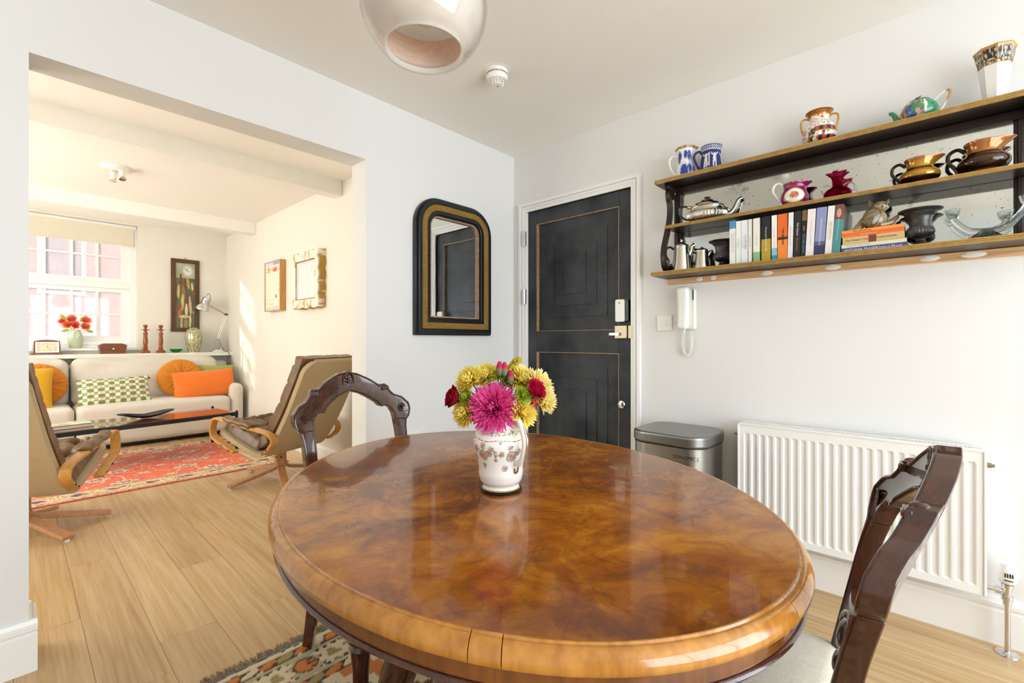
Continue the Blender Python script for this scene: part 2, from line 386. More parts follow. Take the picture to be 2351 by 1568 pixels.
_n.links.new(_b.inputs['Base Color'].links[0].from_socket, _t.inputs[0]); _n.links.new(_b.outputs[0], _m.inputs[1]); _n.links.new(_t.outputs[0], _m.inputs[2]); _n.links.new(_m.outputs[0], _n.nodes['Material Output'].inputs[0])
# ------------------------------------------------------------------ the setting
H1, H2, XB, YA, YA2, XC, YF = 2.40, 2.474, 2.424, 2.217, 2.364, 1.93, 6.96
floor_ = S('floor', box(-1.8, 2.5, -2.35, 7.05, -.12, -.0045), 'oak_floor', 'pale oak plank floor running through both rooms', 'floor')
base = None
pw = .18
for i in range(24):
    x0 = -1.8+i*pw; off = (i*.47+.13*(i % 3)) % 1.22; ys = [-2.35]; y = -2.35+off
    while y < 7.05-.05: ys.append(y); y += 1.22
    ys.append(7.05)
    for a, b in zip(ys[:-1], ys[1:]):
        L = b-a
        if L < .05: continue
        if abs(L-1.22) < 1e-4:
            if base is None:
                base = O('floor_plank', box(-pw/2+.0006, pw/2-.0006, -.6094, .6094, -.0048, 0), 'oak_floor', floor_, (x0+pw/2, (a+b)/2, 0), smooth=0)
            else:
                o = base.copy(); COL.objects.link(o); o.location = (x0+pw/2, (a+b)/2, 0)
        else: O('floor_plank', box(-pw/2+.0006, pw/2-.0006, -L/2+.0006, L/2-.0006, -.0048, 0), 'oak_floor', floor_, (x0+pw/2, (a+b)/2, 0), smooth=0)
S('ceiling', box(-1.9, XB+.12, -2.45, YA+.02, H1, H1+.1), 'ceiling_paint', 'smooth off-white ceiling over the dining table', 'ceiling')
S('ceiling_far', box(-1.6, XC+.12, YA2-.02, 7.2, H2, H2+.1), 'ceiling_paint', 'white ceiling of the sitting room between the beams', 'ceiling')
OX0, OX1, OZ = .035, 1.264, 2.055
S('wall_front', prism([(-1.9, 0), (OX0, 0), (OX0, OZ), (OX1, OZ), (OX1, 0), (XB+.12, 0), (XB+.12, 2.6), (-1.9, 2.6)], YA, YA2, 'xz'), 'wall_paint', 'white wall with the wide doorless opening and the arched mirror', 'wall', smooth=0)
DY0, DY1, DZ = 1.296, 2.095, 1.985
S('wall_right', prism([(-2.45, 0), (DY0, 0), (DY0, DZ), (DY1, DZ), (DY1, 0), (YA, 0), (YA, 2.6), (-2.45, 2.6)], XB, XB+.12, 'yz'), 'wall_paint', 'white wall carrying the black door, wall shelf and radiator', 'wall', smooth=0)
S('wall_left', box(-1.9, -1.8, -2.45, YA, 0, 2.5), 'wall_paint', 'white side wall of the dining room', 'wall', smooth=0)
bx0, bx1, bz0, bz1 = -.7, 2.2, .15, 2.3
S('wall_back', add(box(-1.9, bx0, -2.45, -2.35, 0, 2.5), box(bx1, XB+.12, -2.45, -2.35, 0, 2.5), box(bx0, bx1, -2.45, -2.35, 0, bz0), box(bx0, bx1, -2.45, -2.35, bz1, 2.5)), 'wall_paint', 'white wall with a broad window behind the dining table', 'wall', smooth=0)
S('wall_far_right', box(XC, XC+.12, YA2, 7.2, 0, 2.55), 'cream_wall', 'cream side wall of the sitting room with two pictures', 'wall', smooth=0)
ly0, ly1, lz0, lz1 = 2.9, 6.3, .5, 2.3
S('wall_far_left', add(box(-1.6, -1.5, YA2, ly0, 0, 2.55), box(-1.6, -1.5, ly1, 7.2, 0, 2.55), box(-1.6, -1.5, ly0, ly1, 0, lz0), box(-1.6, -1.5, ly0, ly1, lz1, 2.55)), 'cream_wall', 'cream wall at the hidden side of the sitting room', 'wall', smooth=0)
fx0, fx1, fz0, fz1 = -.35, 1.0, 1.0, 2.45
S('wall_far', add(box(-1.6, fx0, YF, 7.2, 0, 2.55), box(fx1, XC+.12, YF, 7.2, 0, 2.55), box(fx0, fx1, YF, 7.2, 0, fz0), box(fx0, fx1, YF, 7.2, fz1, 2.55)), 'cream_wall', 'cream end wall around the sash window', 'wall', smooth=0)
S('trim_1', box(-1.5, XC, 3.775, 3.90, 2.346, H2+.02), 'ceiling_paint', 'nearer painted ceiling beam of the sitting room', 'beam', bv=.006)
S('trim_2', box(-1.5, XC, 5.862, 5.99, 2.345, H2+.02), 'ceiling_paint', 'ceiling beam of the sitting room in front of the window', 'beam', bv=.006)
def skirt(name, a, b, at, axis, sgn, label, k=1.):
    pr = [(0, 0), (.018, 0), (.018, .120), (.013, .126), (.013, .131), (.021, .137), (.021, .149), (.013, .155), (.008, .168), (0, .17)]
    pr = [(at+sgn*d, z*k) for d, z in pr]
    S(name, prism(pr, a, b, 'yz' if axis == 'x' else 'xz'), 'white_gloss', label, 'baseboard', smooth=25)
skirt('baseboard_front_left', -1.8, OX0+.02, YA, 'x', -1, 'white moulded baseboard left of the opening')
skirt('baseboard_front_right', OX1, 2.36, YA, 'x', -1, 'white moulded baseboard under the arched mirror')
skirt('baseboard_opening', YA-.005, YA2+.02, OX0, 'y', 1, 'short baseboard return inside the opening')
skirt('baseboard_right', -2.35, 1.225, XB, 'y', -1, 'white moulded baseboard below the radiator')
skirt('baseboard_far_right', YA2, YF, XC, 'y', -1, 'white baseboard along the sitting room side wall', .74)
# --- door
D = T('door_1', 'black panelled entrance door with worn gold beading', 'door', (XB+.012, 0, 0)); D['kind'] = 'structure'
def yb(name, y0, y1, z0, z1, x0, x1, mat, par, bv=.002, **kw): return O(name, box(x0, x1, y0, y1, z0, z1), mat, par, bv=bv, smooth=30, **kw)
yb('stile', 2.018, DY1-.003, .006, DZ-.003, 0, .04, 'black_paint', D); yb('stile', DY0+.003, 1.384, .006, DZ-.003, 0, .04, 'black_paint', D)
for z0, z1 in ((1.893, DZ-.003), (1.02, 1.16), (.006, .2)): yb('rail', 1.385, 2.017, z0, z1, 0, .04, 'black_paint', D)
for (z0, z1, dz) in ((1.16, 1.893, (.09, .165, .24)), (.2, 1.02, (.085, .165, .24))):
    p = yb('panel', 1.385, 2.017, z0, z1, .016, .035, 'black_paint', D)
    for k, (dy, d) in enumerate(zip((.085, .16, .235), dz)): yb('panel_step', 1.385+dy, 2.017-dy, z0+d, z1-d, .0105-.0055*k, .017, 'black_paint', p, .0012)
    w = .011
    O('gold_bead', frame([(1.385, z0), (2.017, z0), (2.017, z1), (1.385, z1)], [(1.385+.003, z0+.003), (2.017-w, z0+.003), (2.017-w, z1-.004), (1.385+.003, z1-.004)], -.0012, .016, 'yz'), 'worn_gold', p, smooth=0, label='worn gold edge of the door panel')
for z in (1.80, 1.40, .3):
    h = O('hinge', add(box(-.038, -.030, 2.086, 2.116, z-.05, z+.05)), 'chrome', D)
    O('hinge_pin', mv(lathe([(.0055, -.052), (.0055, .052)], 10), -.040, 2.1, z), 'chrome', h)
lk = O('lock_case', rrect and prism(rrect(.06, .132, .01, 4, 1.366, 1.272), -.028, -.006, 'yz'), 'white_plastic', D, bv=.004, label='white plastic lock case')
O('lock_back', prism(rrect(.078, .128, .008, 3, 1.352, 1.272), -.02, 0, 'yz'), 'black_plastic', lk, bv=.002)
O('badge', mv(rot(lathe([(.0001, 0), (.006, 0), (.006, .001), (.0001, .001)], 14), R(-90), 'Y'), -.028, 1.366, 1.316), 'felt_yellow', lk)
nl = O('night_latch', add(box(-.03, 0, 1.318, 1.398, 1.108, 1.185), box(-.024, 0, 1.283, 1.314, 1.108, 1.185)), 'nickel', D, bv=.003, label='nickel night latch')
O('latch_lever', add(box(-.042, -.03, 1.362, 1.378, 1.125, 1.143), mv(rot(lathe([(.010, 0), (.010, .014), (.0001, .014)], 14), R(-90), 'Y'), -.03, 1.37, 1.134), box(-.046, -.04, 1.366, 1.425, 1.127, 1.141)), 'chrome', nl, bv=.001)
kn = O('door_lock', mv(rot(lathe([(.024, 0), (.024, .006), (.02, .01), (.0001, .011)], 24), R(-90), 'Y'), 0, 1.366, .719), 'chrome', D)
O('thumb_turn', mv(rot(lathe([(.013, .01), (.012, .026), (.0001, .028)], 16), R(-90), 'Y'), 0, 1.362, .721), 'chrome', kn)
def arch(o_, i_, d0, d1):
    U = lambda e: [(DY1+e, 0), (DY1+e, DZ+e), (DY0-e, DZ+e), (DY0-e, 0)]
    return frame(U(o_), U(i_), XB-d1, XB-d0, 'yz', False)
S('trim_3', add(arch(.062, .0, -.02, .012), arch(.062, .04, .012, .022), arch(.035, .02, .012, .017)), 'white_gloss', 'white moulded architrave around the black door', 'door frame', smooth=0, bv=.002)
S('trim_4', add(box(XB, XB+.012, DY1-.002, DY1+.02, 0, DZ)), 'white_gloss', 'white door lining beside the hinges', 'door frame', smooth=0)
# --- far window
WN = T('window_1', 'white sash window with small misted panes behind the sofa', 'window', (0, 7.03, 0)); WN['kind'] = 'structure'
O('window_frame', frame([(fx0, fz0), (fx1, fz0), (fx1, fz1), (fx0, fz1)], [(fx0+.07, fz0+.07), (fx1-.07, fz0+.07), (fx1-.07, fz1-.06), (fx0+.07, fz1-.06)], -.03, .07, 'xz'), 'white_gloss', WN, bv=.004, smooth=0)
O('transom', box(fx0+.07, fx1-.07, -.025, .06, 1.70, 1.765), 'white_gloss', WN, bv=.004)
cols = [-.20+.2125*i for i in range(6)]
def sash(nm, z0, z1, zs, y):
    g = [frame([(fx0+.072, z0), (fx1-.072, z0), (fx1-.072, z1), (fx0+.072, z1)], [(cols[0], zs[0]), (cols[-1], zs[0]), (cols[-1], zs[-1]), (cols[0], zs[-1])], y, y+.035, 'xz')]
    for c in cols[1:-1]: g.append(box(c-.011, c+.011, y+.006, y+.03, zs[0], zs[-1]))
    for z in zs[1:-1]: g.append(box(cols[0], cols[-1], y+.008, y+.028, z-.011, z+.011))
    s = O(nm, add(*g), 'white_gloss', WN, smooth=0)
    for a, b in zip(cols[:-1], cols[1:]):
        for c, d in zip(zs[:-1], zs[1:]): O('pane', box(a, b, y+.016, y+.019, c, d), 'misted_pane', s, smooth=0)
    return s
us = sash('upper_sash', 1.766, 2.388, [1.815, 2.068, 2.35], -.01); sash('lower_sash', 1.072, 1.699, [1.15, 1.40, 1.655], .0)
O('handle', add(cbox(.05, .012, .022, (.46, -.017, 1.785)), tube([(.46, -.03, 1.787), (.5, -.033, 1.79), (.56, -.034, 1.787)], .006, 8)), 'white_metal', us, bv=.002)
S('trim_6', box(fx0-.0, fx1+.02, 6.90, 7.0, .985, 1.012), 'white_gloss', 'white window sill under the sash window', 'sill', bv=.004)
B = T('roller_blind', 'cream roller blind half lowered over the sash window', 'blind', (0, 6.985, 0))
O('blind_cloth', box(fx0+.01, .965, -.002, .002, 2.215, 2.43), 'blind_cloth', B, smooth=0); O('bottom_bar', box(fx0+.01, .965, -.006, .006, 2.2, 2.222), 'blind_cloth', B, bv=.002)
O('roller', mv(rot(lathe([(.02, fx0+.005), (.02, .985)], 14), R(90), 'Y'), 0, .005, 2.43), 'white_plastic', B)
# --- window behind the dining table
W2 = T('window_2', 'broad white casement window behind the dining table', 'window', (0, -2.4, 0)); W2['kind'] = 'structure'
O('window_frame', frame([(bx0, bz0), (bx1, bz0), (bx1, bz1), (bx0, bz1)], [(bx0+.06, bz0+.06), (bx1-.06, bz0+.06), (bx1-.06, bz1-.06), (bx0+.06, bz1-.06)], -.04, .04, 'xz'), 'white_gloss', W2, smooth=0)
for x in (.266, 1.233): O('mullion', box(x-.03, x+.03, -.03, .03, bz0+.06, bz1-.06), 'white_gloss', W2, smooth=0)
for a, b in ((bx0+.06, .236), (.296, 1.203), (1.263, bx1-.06)): O('pane', box(a, b, -.003, .003, bz0+.06, bz1-.06), 'clear_pane', W2, smooth=0)
W3 = T('added_window_3', 'wide white window added unseen in the side wall to brighten the sitting room', 'window', (-1.55, 0, 0)); W3['kind'] = 'structure'  # unseen window, added to bring more daylight into the sitting room
O('window_frame', frame([(ly0, lz0), (ly1, lz0), (ly1, lz1), (ly0, lz1)], [(ly0+.06, lz0+.06), (ly1-.06, lz0+.06), (ly1-.06, lz1-.06), (ly0+.06, lz1-.06)], -.04, .04, 'yz'), 'white_gloss', W3, smooth=0)
for y in (4.06, 5.13): O('mullion', box(-.03, .03, y-.03, y+.03, lz0+.06, lz1-.06), 'white_gloss', W3, smooth=0)
for a, b in ((ly0+.06, 4.03), (4.09, 5.1), (5.16, ly1-.06)): O('pane', box(-.003, .003, a, b, lz0+.06, lz1-.06), 'diffuser_pane', W3, smooth=0)  # panes spread the sun softly, filling the room with light
# --- outside
BD = T('brick_building', 'pinkish brick building across the street seen through the misted panes', 'building', (0, 14, -3))
O('facade', box(-.6, 9, 0, .4, 0, 13), 'brick_facade', BD, smooth=0)
for (x, z, w, h) in ((.72, 5.75, .62, 1.15), (2.2, 5.75, .62, 1.15), (.72, 2.6, .62, 1.2), (3.6, 5.75, .62, 1.15)):
    f = O('window', frame(rect(w+.14, h+.14, x, z), rect(w, h, x, z), -.03, .02, 'xz'), 'white_gloss', BD, smooth=0); O('pane', box(x-w/2, x+w/2, -.012, -.004, z-h/2, z+h/2), 'grey_glass', f, smooth=0)
# ------------------------------------------------------------------ dining rug
RX0, RX1, RY0, RY1 = -.45, 1.5, -.05, 1.70
BR, ORG, CRM, SAGE, TEAL, DK, OLV = map(hx, ('#6e4319', '#cc741a', '#dccba4', '#b0a67c', '#3f5f60', '#4a2c14', '#a08a4c'))
def leafrow(x, d, per):
    k = floor(x/per); u = x/per-k; q = (u-.5)*per*.9+(d-.02)*.8; e = (q/(per*.42))**2+((d-.02)/.019)**2
    if e > 1: return DK
    return (ORG, CRM, ORG, OLV)[int(k) % 4]
def rugcol(x, y, z):
    d = min(RY1-y, y-RY0); dx = min(x-RX0, RX1-x)
    if dx < d: d, t = dx, y
    else: t = x
    wob = .006*noise.noise(Vector((x*30, y*30, 0)))
    d += wob*.6; t += wob
    if d < .014: return hx('#6f7d7c')
    if d < .02: return DK
    if d < .036: return CRM
    if d < .078: return leafrow(t, d-.037, .055)
    if d < .082: return CRM
    if d < .21:
        e = d-.146; per = .19; u = (t/per-floor(t/per)-.5)*per
        if (u/.034)**2+(e/.032)**2 < 1 and not (u > .008 and abs(e) % .02 < .006): return ORG
        if (u/.04)**2+(e/.038)**2 < 1: return DK
        v = u-.095 if u > 0 else u+.095
        w = .05*(1+.25*sin(e*150))
        if abs(v) < w*.35 and abs(e) < .02: return OLV
        if abs(v) < w and abs(e) < .045+.008*sin(v*200): return CRM
        if abs(v) < w+.004 and abs(e) < .05: return DK
        return SAGE if abs(e) < .058 else hx('#b7ad8b')
    if d < .214: return CRM
    if d < .255: return leafrow(t+.03, d-.214, .06)
    px, py = (x*1.0) % .62-.31, (y+.12) % .62-.31
    g = .026; m = floor(abs(px)/g)*g+floor(abs(py)/g)*g
    if m < .05: return TEAL
    if m < .085: return CRM
    if m < .2:
        if abs(abs(px)-abs(py)) < .02 and m > .11: return hx('#5f7a57')
        return ORG
    if m < .235: return CRM
    q = floor(abs(abs(px)-.25)/g)*g+floor(abs(abs(py)-.25)/g)*g
    if q < .03: return TEAL
    if q < .06: return CRM
    return BR
def rugz(x, y):
    c = rugcol(x, y, 0); return .0075 if c in (DK,) else (.011 if c in (ORG, CRM, SAGE) else .0095)
def gridrug(x0, x1, y0, y1, n, m, zf, th0=.0):
    v, f = [], []
    for i in range(n+1):
        for j in range(m+1):
            x, y = x0+(x1-x0)*i/n, y0+(y1-y0)*j/m; e = i in (0, n) or j in (0, m)
            v.append((x, y, th0 if e else zf(x, y)))
    for i in range(n):
        for j in range(m): a = i*(m+1)+j; f.append((a, a+m+1, a+m+2, a+1))
    return v, f
RG = T('patterned_rug', 'brown and orange carved wool rug with fringe under the dining table', 'rug')
O('pile', gridrug(RX0, RX1, RY0, RY1, 280, 250, rugz), 'rug_wool', RG, smooth=60, col=rugcol)
M('fringe_wool', '#7d5c38', .95, var=.3, vs=90)
g = []
for i in range(330):
    x = RX0+(RX1-RX0)*i/330+random.uniform(-.002, .002); a = random.uniform(-.3, .3)
    for s in (0,):
        p = [(x, RY1-.004, .006), (x+a*.012, RY1+.018, .009), (x+a*.03, RY1+.04+random.uniform(-.008, .008), .003)]
        g.append(tube(p, [.0022, .0026, .0016], 4))
O('fringe', add(*g), 'fringe_wool', RG, kind='stuff')
# ------------------------------------------------------------------ dining table
TB = T('dining_table', 'oval burr walnut pedestal dining table with thick moulded edge', 'table', (.850, .807, .008), R(72.6))
TA, TBb, TZ = .666, .515, .734
def oval(o, z, n=160, a0=0, a1=2*pi): return [((TA+o)*cos(a0+(a1-a0)*i/n), (TBb+o)*sin(a0+(a1-a0)*i/n), z) for i in range(n+1)]
g = prism([(TA*cos(2*pi*i/180), TBb*sin(2*pi*i/180)) for i in range(180)], TZ-.03, TZ)
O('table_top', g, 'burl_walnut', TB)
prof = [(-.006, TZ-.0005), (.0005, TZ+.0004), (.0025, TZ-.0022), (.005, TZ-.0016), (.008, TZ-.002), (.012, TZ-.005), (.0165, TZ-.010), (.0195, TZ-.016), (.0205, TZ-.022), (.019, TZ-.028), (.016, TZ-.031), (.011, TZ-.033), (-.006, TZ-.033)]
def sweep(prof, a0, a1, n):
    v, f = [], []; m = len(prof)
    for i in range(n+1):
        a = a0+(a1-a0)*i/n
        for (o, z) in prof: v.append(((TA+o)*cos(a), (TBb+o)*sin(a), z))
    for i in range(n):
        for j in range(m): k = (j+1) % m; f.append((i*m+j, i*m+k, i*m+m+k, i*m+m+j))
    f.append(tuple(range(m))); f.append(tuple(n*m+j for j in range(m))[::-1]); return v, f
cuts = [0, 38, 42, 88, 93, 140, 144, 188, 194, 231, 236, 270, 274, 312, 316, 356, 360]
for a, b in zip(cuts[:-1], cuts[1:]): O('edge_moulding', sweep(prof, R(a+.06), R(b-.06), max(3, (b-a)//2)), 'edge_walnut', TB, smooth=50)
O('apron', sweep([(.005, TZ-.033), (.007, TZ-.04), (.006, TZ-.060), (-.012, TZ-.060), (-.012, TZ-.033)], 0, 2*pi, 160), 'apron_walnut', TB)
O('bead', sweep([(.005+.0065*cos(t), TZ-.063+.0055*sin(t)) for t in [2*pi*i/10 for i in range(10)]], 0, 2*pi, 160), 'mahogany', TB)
O('column', lathe([(.001, TZ-.045), (.2, TZ-.045), (.2, TZ-.065), (.16, .64), (.15, .6), (.09, .58), (.075, .54), (.10, .5), (.125, .44), (.13, .38), (.10, .32), (.085, .29), (.11, .27), (.13, .22), (.12, .15), (.06, .11), (.001, .1)], 40, fn=lambda a, z: 1+.03*abs(sin(8*a))), 'mahogany', TB)
for k, an in enumerate((60, 120, 240, 300)):
    L = T('leg', None, None, (0, 0, 0), R(an))
    L.parent = TB
    p = spline([(.08, 0, .36), (.15, 0, .40), (.22, 0, .36), (.27, 0, .25), (.31, 0, .12), (.37, 0, .045), (.43, 0, .05)], 6)
    rr = [.055+.02*sin(pi*min(1, i/12))-.032*(i/(len(p)-1)) for i in range(len(p))]
    O('leg_body', tube(p, rr, 12, ry=[q*1.15 for q in rr]), 'mahogany', L)
    O('acanthus', add(*[ell((.17+.03*i, .022*s, .435-.022*i), (.028, .016, .014), 10, 6) for i in range(3) for s in (-1, 1)]), 'mahogany', L)
    O('caster', mv(lathe([(.001, 0), (.022, 0), (.022, .02), (.03, .03), (.001, .04)], 16), .43), 'brass_edge', L)
# ------------------------------------------------------------------ balloon-back chairs
half_o = [(0, .965), (.041, .957), (.092, .932), (.131, .903), (.134, .909), (.160, .904), (.166, .884), (.183, .866), (.213, .855), (.222, .846), (.238, .828), (.242, .805), (.235, .780), (.219, .764), (.213, .735), (.211, .70), (.208, .62), (.205, .54), (.203, .44)]
half_i = [(0, .888), (.041, .876), (.075, .857), (.103, .836), (.116, .820), (.121, .823), (.142, .823), (.157, .809), (.165, .791), (.167, .766), (.168, .70), (.168, .6), (.167, .44)]
def resamp(P, ts, key=None):
    L = [0]
    for a, b in zip(P[:-1], P[1:]): L.append(L[-1]+sqrt((a[0]-b[0])**2+(a[1]-b[1])**2))
    out = []
    for t in ts:
        s = t*L[-1]; k = 0
        while k < len(P)-2 and L[k+1] < s: k += 1
        u = (s-L[k])/max(1e-9, L[k+1]-L[k]); out.append((P[k][0]+(P[k+1][0]-P[k][0])*u, P[k][1]+(P[k+1][1]-P[k][1])*u))
    return out
def yback(x, z):
    s = max(0, min(1, (z-.68)/.24)); s = s*s*(3-2*s)
    return -(.2*max(0, z-.46)+.05*max(0, 1-(x/.24)**2)*s)
def chair(name, label, loc, rz):
    C = T(name, label, 'chair', loc, rz, 'balloon-back dining chairs')
    ts = [i/90 for i in range(91)]
    def lens(P):
        L = [0]
        for a, b in zip(P[:-1], P[1:]): L.append(L[-1]+sqrt((a[0]-b[0])**2+(a[1]-b[1])**2))
        return L
    Lo, Li = lens(half_o), lens(half_i)     # match key points: outer index -> inner index
    keys = [(0, 0), (3, 3), (7, 6), (10, 8), (13, 9), (15, 10), (16, 11), (18, 12)]
    oo, ii = [], []
    for (a, c), (b, d) in zip(keys[:-1], keys[1:]):
        m = 14
        for k in range(m):
            t = k/m
            oo += resamp(half_o, [(Lo[a]+(Lo[b]-Lo[a])*t)/Lo[-1]]); ii += resamp(half_i, [(Li[c]+(Li[d]-Li[c])*t)/Li[-1]])
    oo.append(half_o[-1]); ii.append(half_i[-1])
    def strip(lo, hi):
        O_, I_ = oo[lo:hi], ii[lo:hi]; v, f = [], []; n = len(O_)
        for (P, nr) in ((O_, 1), (I_, 1)):
            for (x, z) in P:
                y = yback(x, z); v.append((x, y+.016, z)); v.append((x, y-.014, z))
        mid = []
        for (a, b) in zip(O_, I_):
            x, z = (a[0]+b[0])/2, (a[1]+b[1])/2; mid.append(len(v)); v.append((x, yback(x, z)+.0125, z))
        for i in range(n-1):
            o0, o1, i0, i1 = 2*i, 2*i+2, 2*n+2*i, 2*n+2*i+2
            f += [(o0, o1, mid[i]+1, mid[i]), (mid[i], mid[i]+1, i1, i0), (o0+1, i0+1, i1+1, o1+1), (o0, o0+1, o1+1, o1), (i0, i1, i1+1, i0+1)]
        for i in (0, n-1): f.append((2*i, mid[i], 2*n+2*i, 2*n+2*i+1, 2*i+1))
        return v, f
    ncr = 14*4
    cr = strip(0, ncr+1); crest = add(cr, sc(cr, -1, 1, 1)); st = strip(ncr, len(oo))
    c_ = O('crest_rail', crest, 'mahogany', C, bv=.002)
    for s in (1, -1):
        O('stile', sc(st, s, 1, 1), 'mahogany', C, bv=.002)
        mo = [(s*(x*.975), yback(x, z)+.0165, z-.004) for x, z in oo]; mi = [(s*(x*1.0+.005), yback(x, z)+.0155, z+.005 if z > .83 else z) for x, z in ii]
        O('back_moulding', add(tube(mo[::2], .0028, 6), tube(mi[::2], .0024, 6)), 'mahogany', C)
        y = yback(.149, .892); O('scroll_block', add(cbox(.03, .010, .015, (s*.148, y+.017, .892)), cbox(.02, .014, .007, (s*.148, y+.017, .892)), ell((s*.148, y+.004, .904), (.010, .012, .006), 10, 6)), 'mahogany', C, bv=.0015)
        y = yback(.204, .806); rosette(C, (s*.204, y+.0145, .806), .0145, .0205)
    y = yback(0, .927); rosette(C, (0, y+.015, .927), .023, .033)
    O('splat_rail', warp(add(prism([(-.17, .585), (-.17, .625), (-.1, .635), (-.05, .65), (0, .655), (.05, .65), (.1, .635), (.17, .625), (.17, .585), (.1, .575), (.05, .588), (0, .58), (-.05, .588), (-.1, .575)], -.012, .012, 'xz'), ell((0, .012, .617), (.035, .009, .022), 12, 8), ell((-.07, .012, .607), (.03, .008, .012), 12, 8), ell((.07, .012, .607), (.03, .008, .012), 12, 8)), lambda x, y, z: (x, y+yback(.2, z), z)), 'mahogany', C, bv=.002)
    trap = lambda w0, w1, y0, y1: [(-w0, y0), (w0, y0), (w1, y1), (-w1, y1)]
    O('seat_rail', prism(trap(.20, .268, -.02, .43), .385, .435), 'mahogany', C, bv=.006)
    O('seat', rbox(.43, .44, .075, .03, 8, (0, 0, .018), (0, .208, .455), fn=lambda o: (o[0]*(1.07+.30*o[1]/.44), o[1], o[2])), 'seat_cream', C, label='cream upholstered seat')
    for s in (1, -1):
        p = spline([(s*.187, -.002, .45), (s*.187, -.004, .3), (s*.187, -.022, .15), (s*.187, -.06, .008)], 5); n = len(p)
        v, f = tube(p, [.030-.006*i/(n-1) for i in range(n)], 4); O('leg', rot((v, f), 0), 'mahogany', C, bv=.004, smooth=30)
        O('leg', mv(lathe([(.001, 0), (.015, 0), (.02, .012), (.015, .03), (.019, .05), (.023, .16), (.028, .225), (.032, .232), (.025, .242), (.036, .255), (.038, .268), (.029, .28), (.035, .29), (.033, .305), (.024, .32), (.03, .345), (.03, .39), (.001, .39)], 24, fn=lambda a, z: 1-.06*abs(sin(5*a)) if .05 < z < .225 else 1), s*.24, .40), 'mahogany', C)
    return C
def rosette(par, c, a, b):
    g = [tube([(c[0]+a*cos(t), c[1], c[2]+b*sin(t)) for t in [2*pi*i/28 for i in range(28)]], .0022, 6, True)]
    for i in range(8):
        t = 2*pi*i/8+.2; q = ell((0, 0, 0), (a*.2, .004, b*.34), 8, 6); q = rot(q, -t+pi/2, 'Y'); g.append(mv(q, c[0]+a*.5*cos(t), c[1], c[2]+b*.52*sin(t)))
    g.append(ell(c, (a*.24, .006, b*.22), 10, 6)); O('rosette', add(*g), 'mahogany', par)
chair('dining_chair', 'mahogany balloon-back dining chair on the sitting room side of the table', (.90, 1.585, .008), R(180))
rc = chair('dining_chair', 'mahogany balloon-back dining chair pulled up in front of the radiator', (.952, .136, .008), R(3.2)); rc.scale = (1, 1, .962)
# ------------------------------------------------------------------ jug with bouquet
RT = Vector((cos(R(47.3)), -sin(R(47.3)), 0)); FW = Vector((sin(R(47.3)), cos(R(47.3)), 0)); UP = Vector((0, 0, 1))
JX, JY, JZ = .788, .763, .742
O('coaster', lathe([(.001, 0), (.049, 0), (.05, .002), (.05, .005), (.001, .0055)], 40), 'black_plastic', None, (JX, JY, JZ), label='round black coaster under the rose-printed jug', cat='coaster')
JZ += .0055
JG = T('flower_jug', 'white china jug with pink rose sprigs and gold lines', 'jug', (JX, JY, JZ), atan2(-FW.y, -FW.x))
ros = [(-40, .088, .011), (25, .086, .011), (-24, .093, .007), (-19, .103, .006), (-11, .096, .004), (-10, .087, .004), (-10, .078, .004), (3, .091, .006), (40, .094, .007), (21, .107, .006), (-38, .11, .006), (-42, .062, .006), (11, .058, .006), (52, .066, .006), (-60, .1, .008), (62, .1, .007), (0, .118, .003), (-72, .08, .008), (75, .075, .008), (30, .14, .003), (-20, .14, .003), (-50, .14, .003), (5, .142, .003)]
random.seed(3)
for k in range(9): ros.append((100+k*18, random.uniform(.06, .11), random.uniform(.005, .01)))
def jugcol(x, y, z):
    a = atan2(y, x); r = sqrt(x*x+y*y)
    if abs(z-.1215-.0015*cos(6*a)) < .0009 or z < .004: return hx('#a8803e')
    best = None
    for (d, h, s) in ros:
        da = (a-R(d)+pi) % (2*pi)-pi; q = sqrt((da*r)**2+(z-h)**2)
        nz = noise.noise(Vector((da*r*500, z*500, d)))
        if q < s*(.62+.3*nz): return mix(hx('#b8325e'), hx('#e79ab2'), max(0, min(1, .5+nz)))
        if q < s*(1.15+.5*nz) and nz > -.12: best = hx('#7f9a63')
    if best: return best
    if .132 < z < .142 and noise.noise(Vector((a*14, z*300, 0))) > .05: return hx('#9fb488')
    return hx('#f3f0ea')
jp = spl2([(.001, .001), (.042, 0), (.0435, .004), (.042, .009), (.0435, .013), (.049, .02), (.0525, .035), (.0525, .05), (.055, .068), (.061, .088), (.0655, .106), (.0645, .118), (.059, .13), (.051, .142), (.047, .15), (.049, .158), (.051, .162), (.049, .1625), (.045, .152), (.047, .14), (.04, .13)], 10)
O('jug_body', lathe(jp, 280), 'glazed', JG, col=jugcol)
hp = spline([(-.044, -.0, .148), (-.052, 0, .168), (-.064, 0, .168), (-.078, 0, .152), (-.088, 0, .12), (-.08, 0, .085), (-.066, 0, .068), (-.058, 0, .072)], 6)
ha = R(38)
def jl(g, a): return rot(sc(g, -1, 1, 1), a, 'Z')
O('handle', jl(tube([p*1 for p in hp], [.0065-.003*abs(i/len(hp)-.4) for i in range(len(hp))], 10, ry=.007), ha), 'glazed', JG, col=lambda x, y, z: hx('#f3f0ea'))
M('gilt', '#a57a45', .3, .5)
O('gold_line', jl(add(tube([(p.x-.0068, p.y, p.z) for p in hp[4:-4]], .0013, 6), tube(spline([(-.066, 0, .068), (-.06, .002, .05), (-.0535, 0, .045), (-.055, -.002, .055)], 5), .0022, 6)), ha), 'gilt', JG)
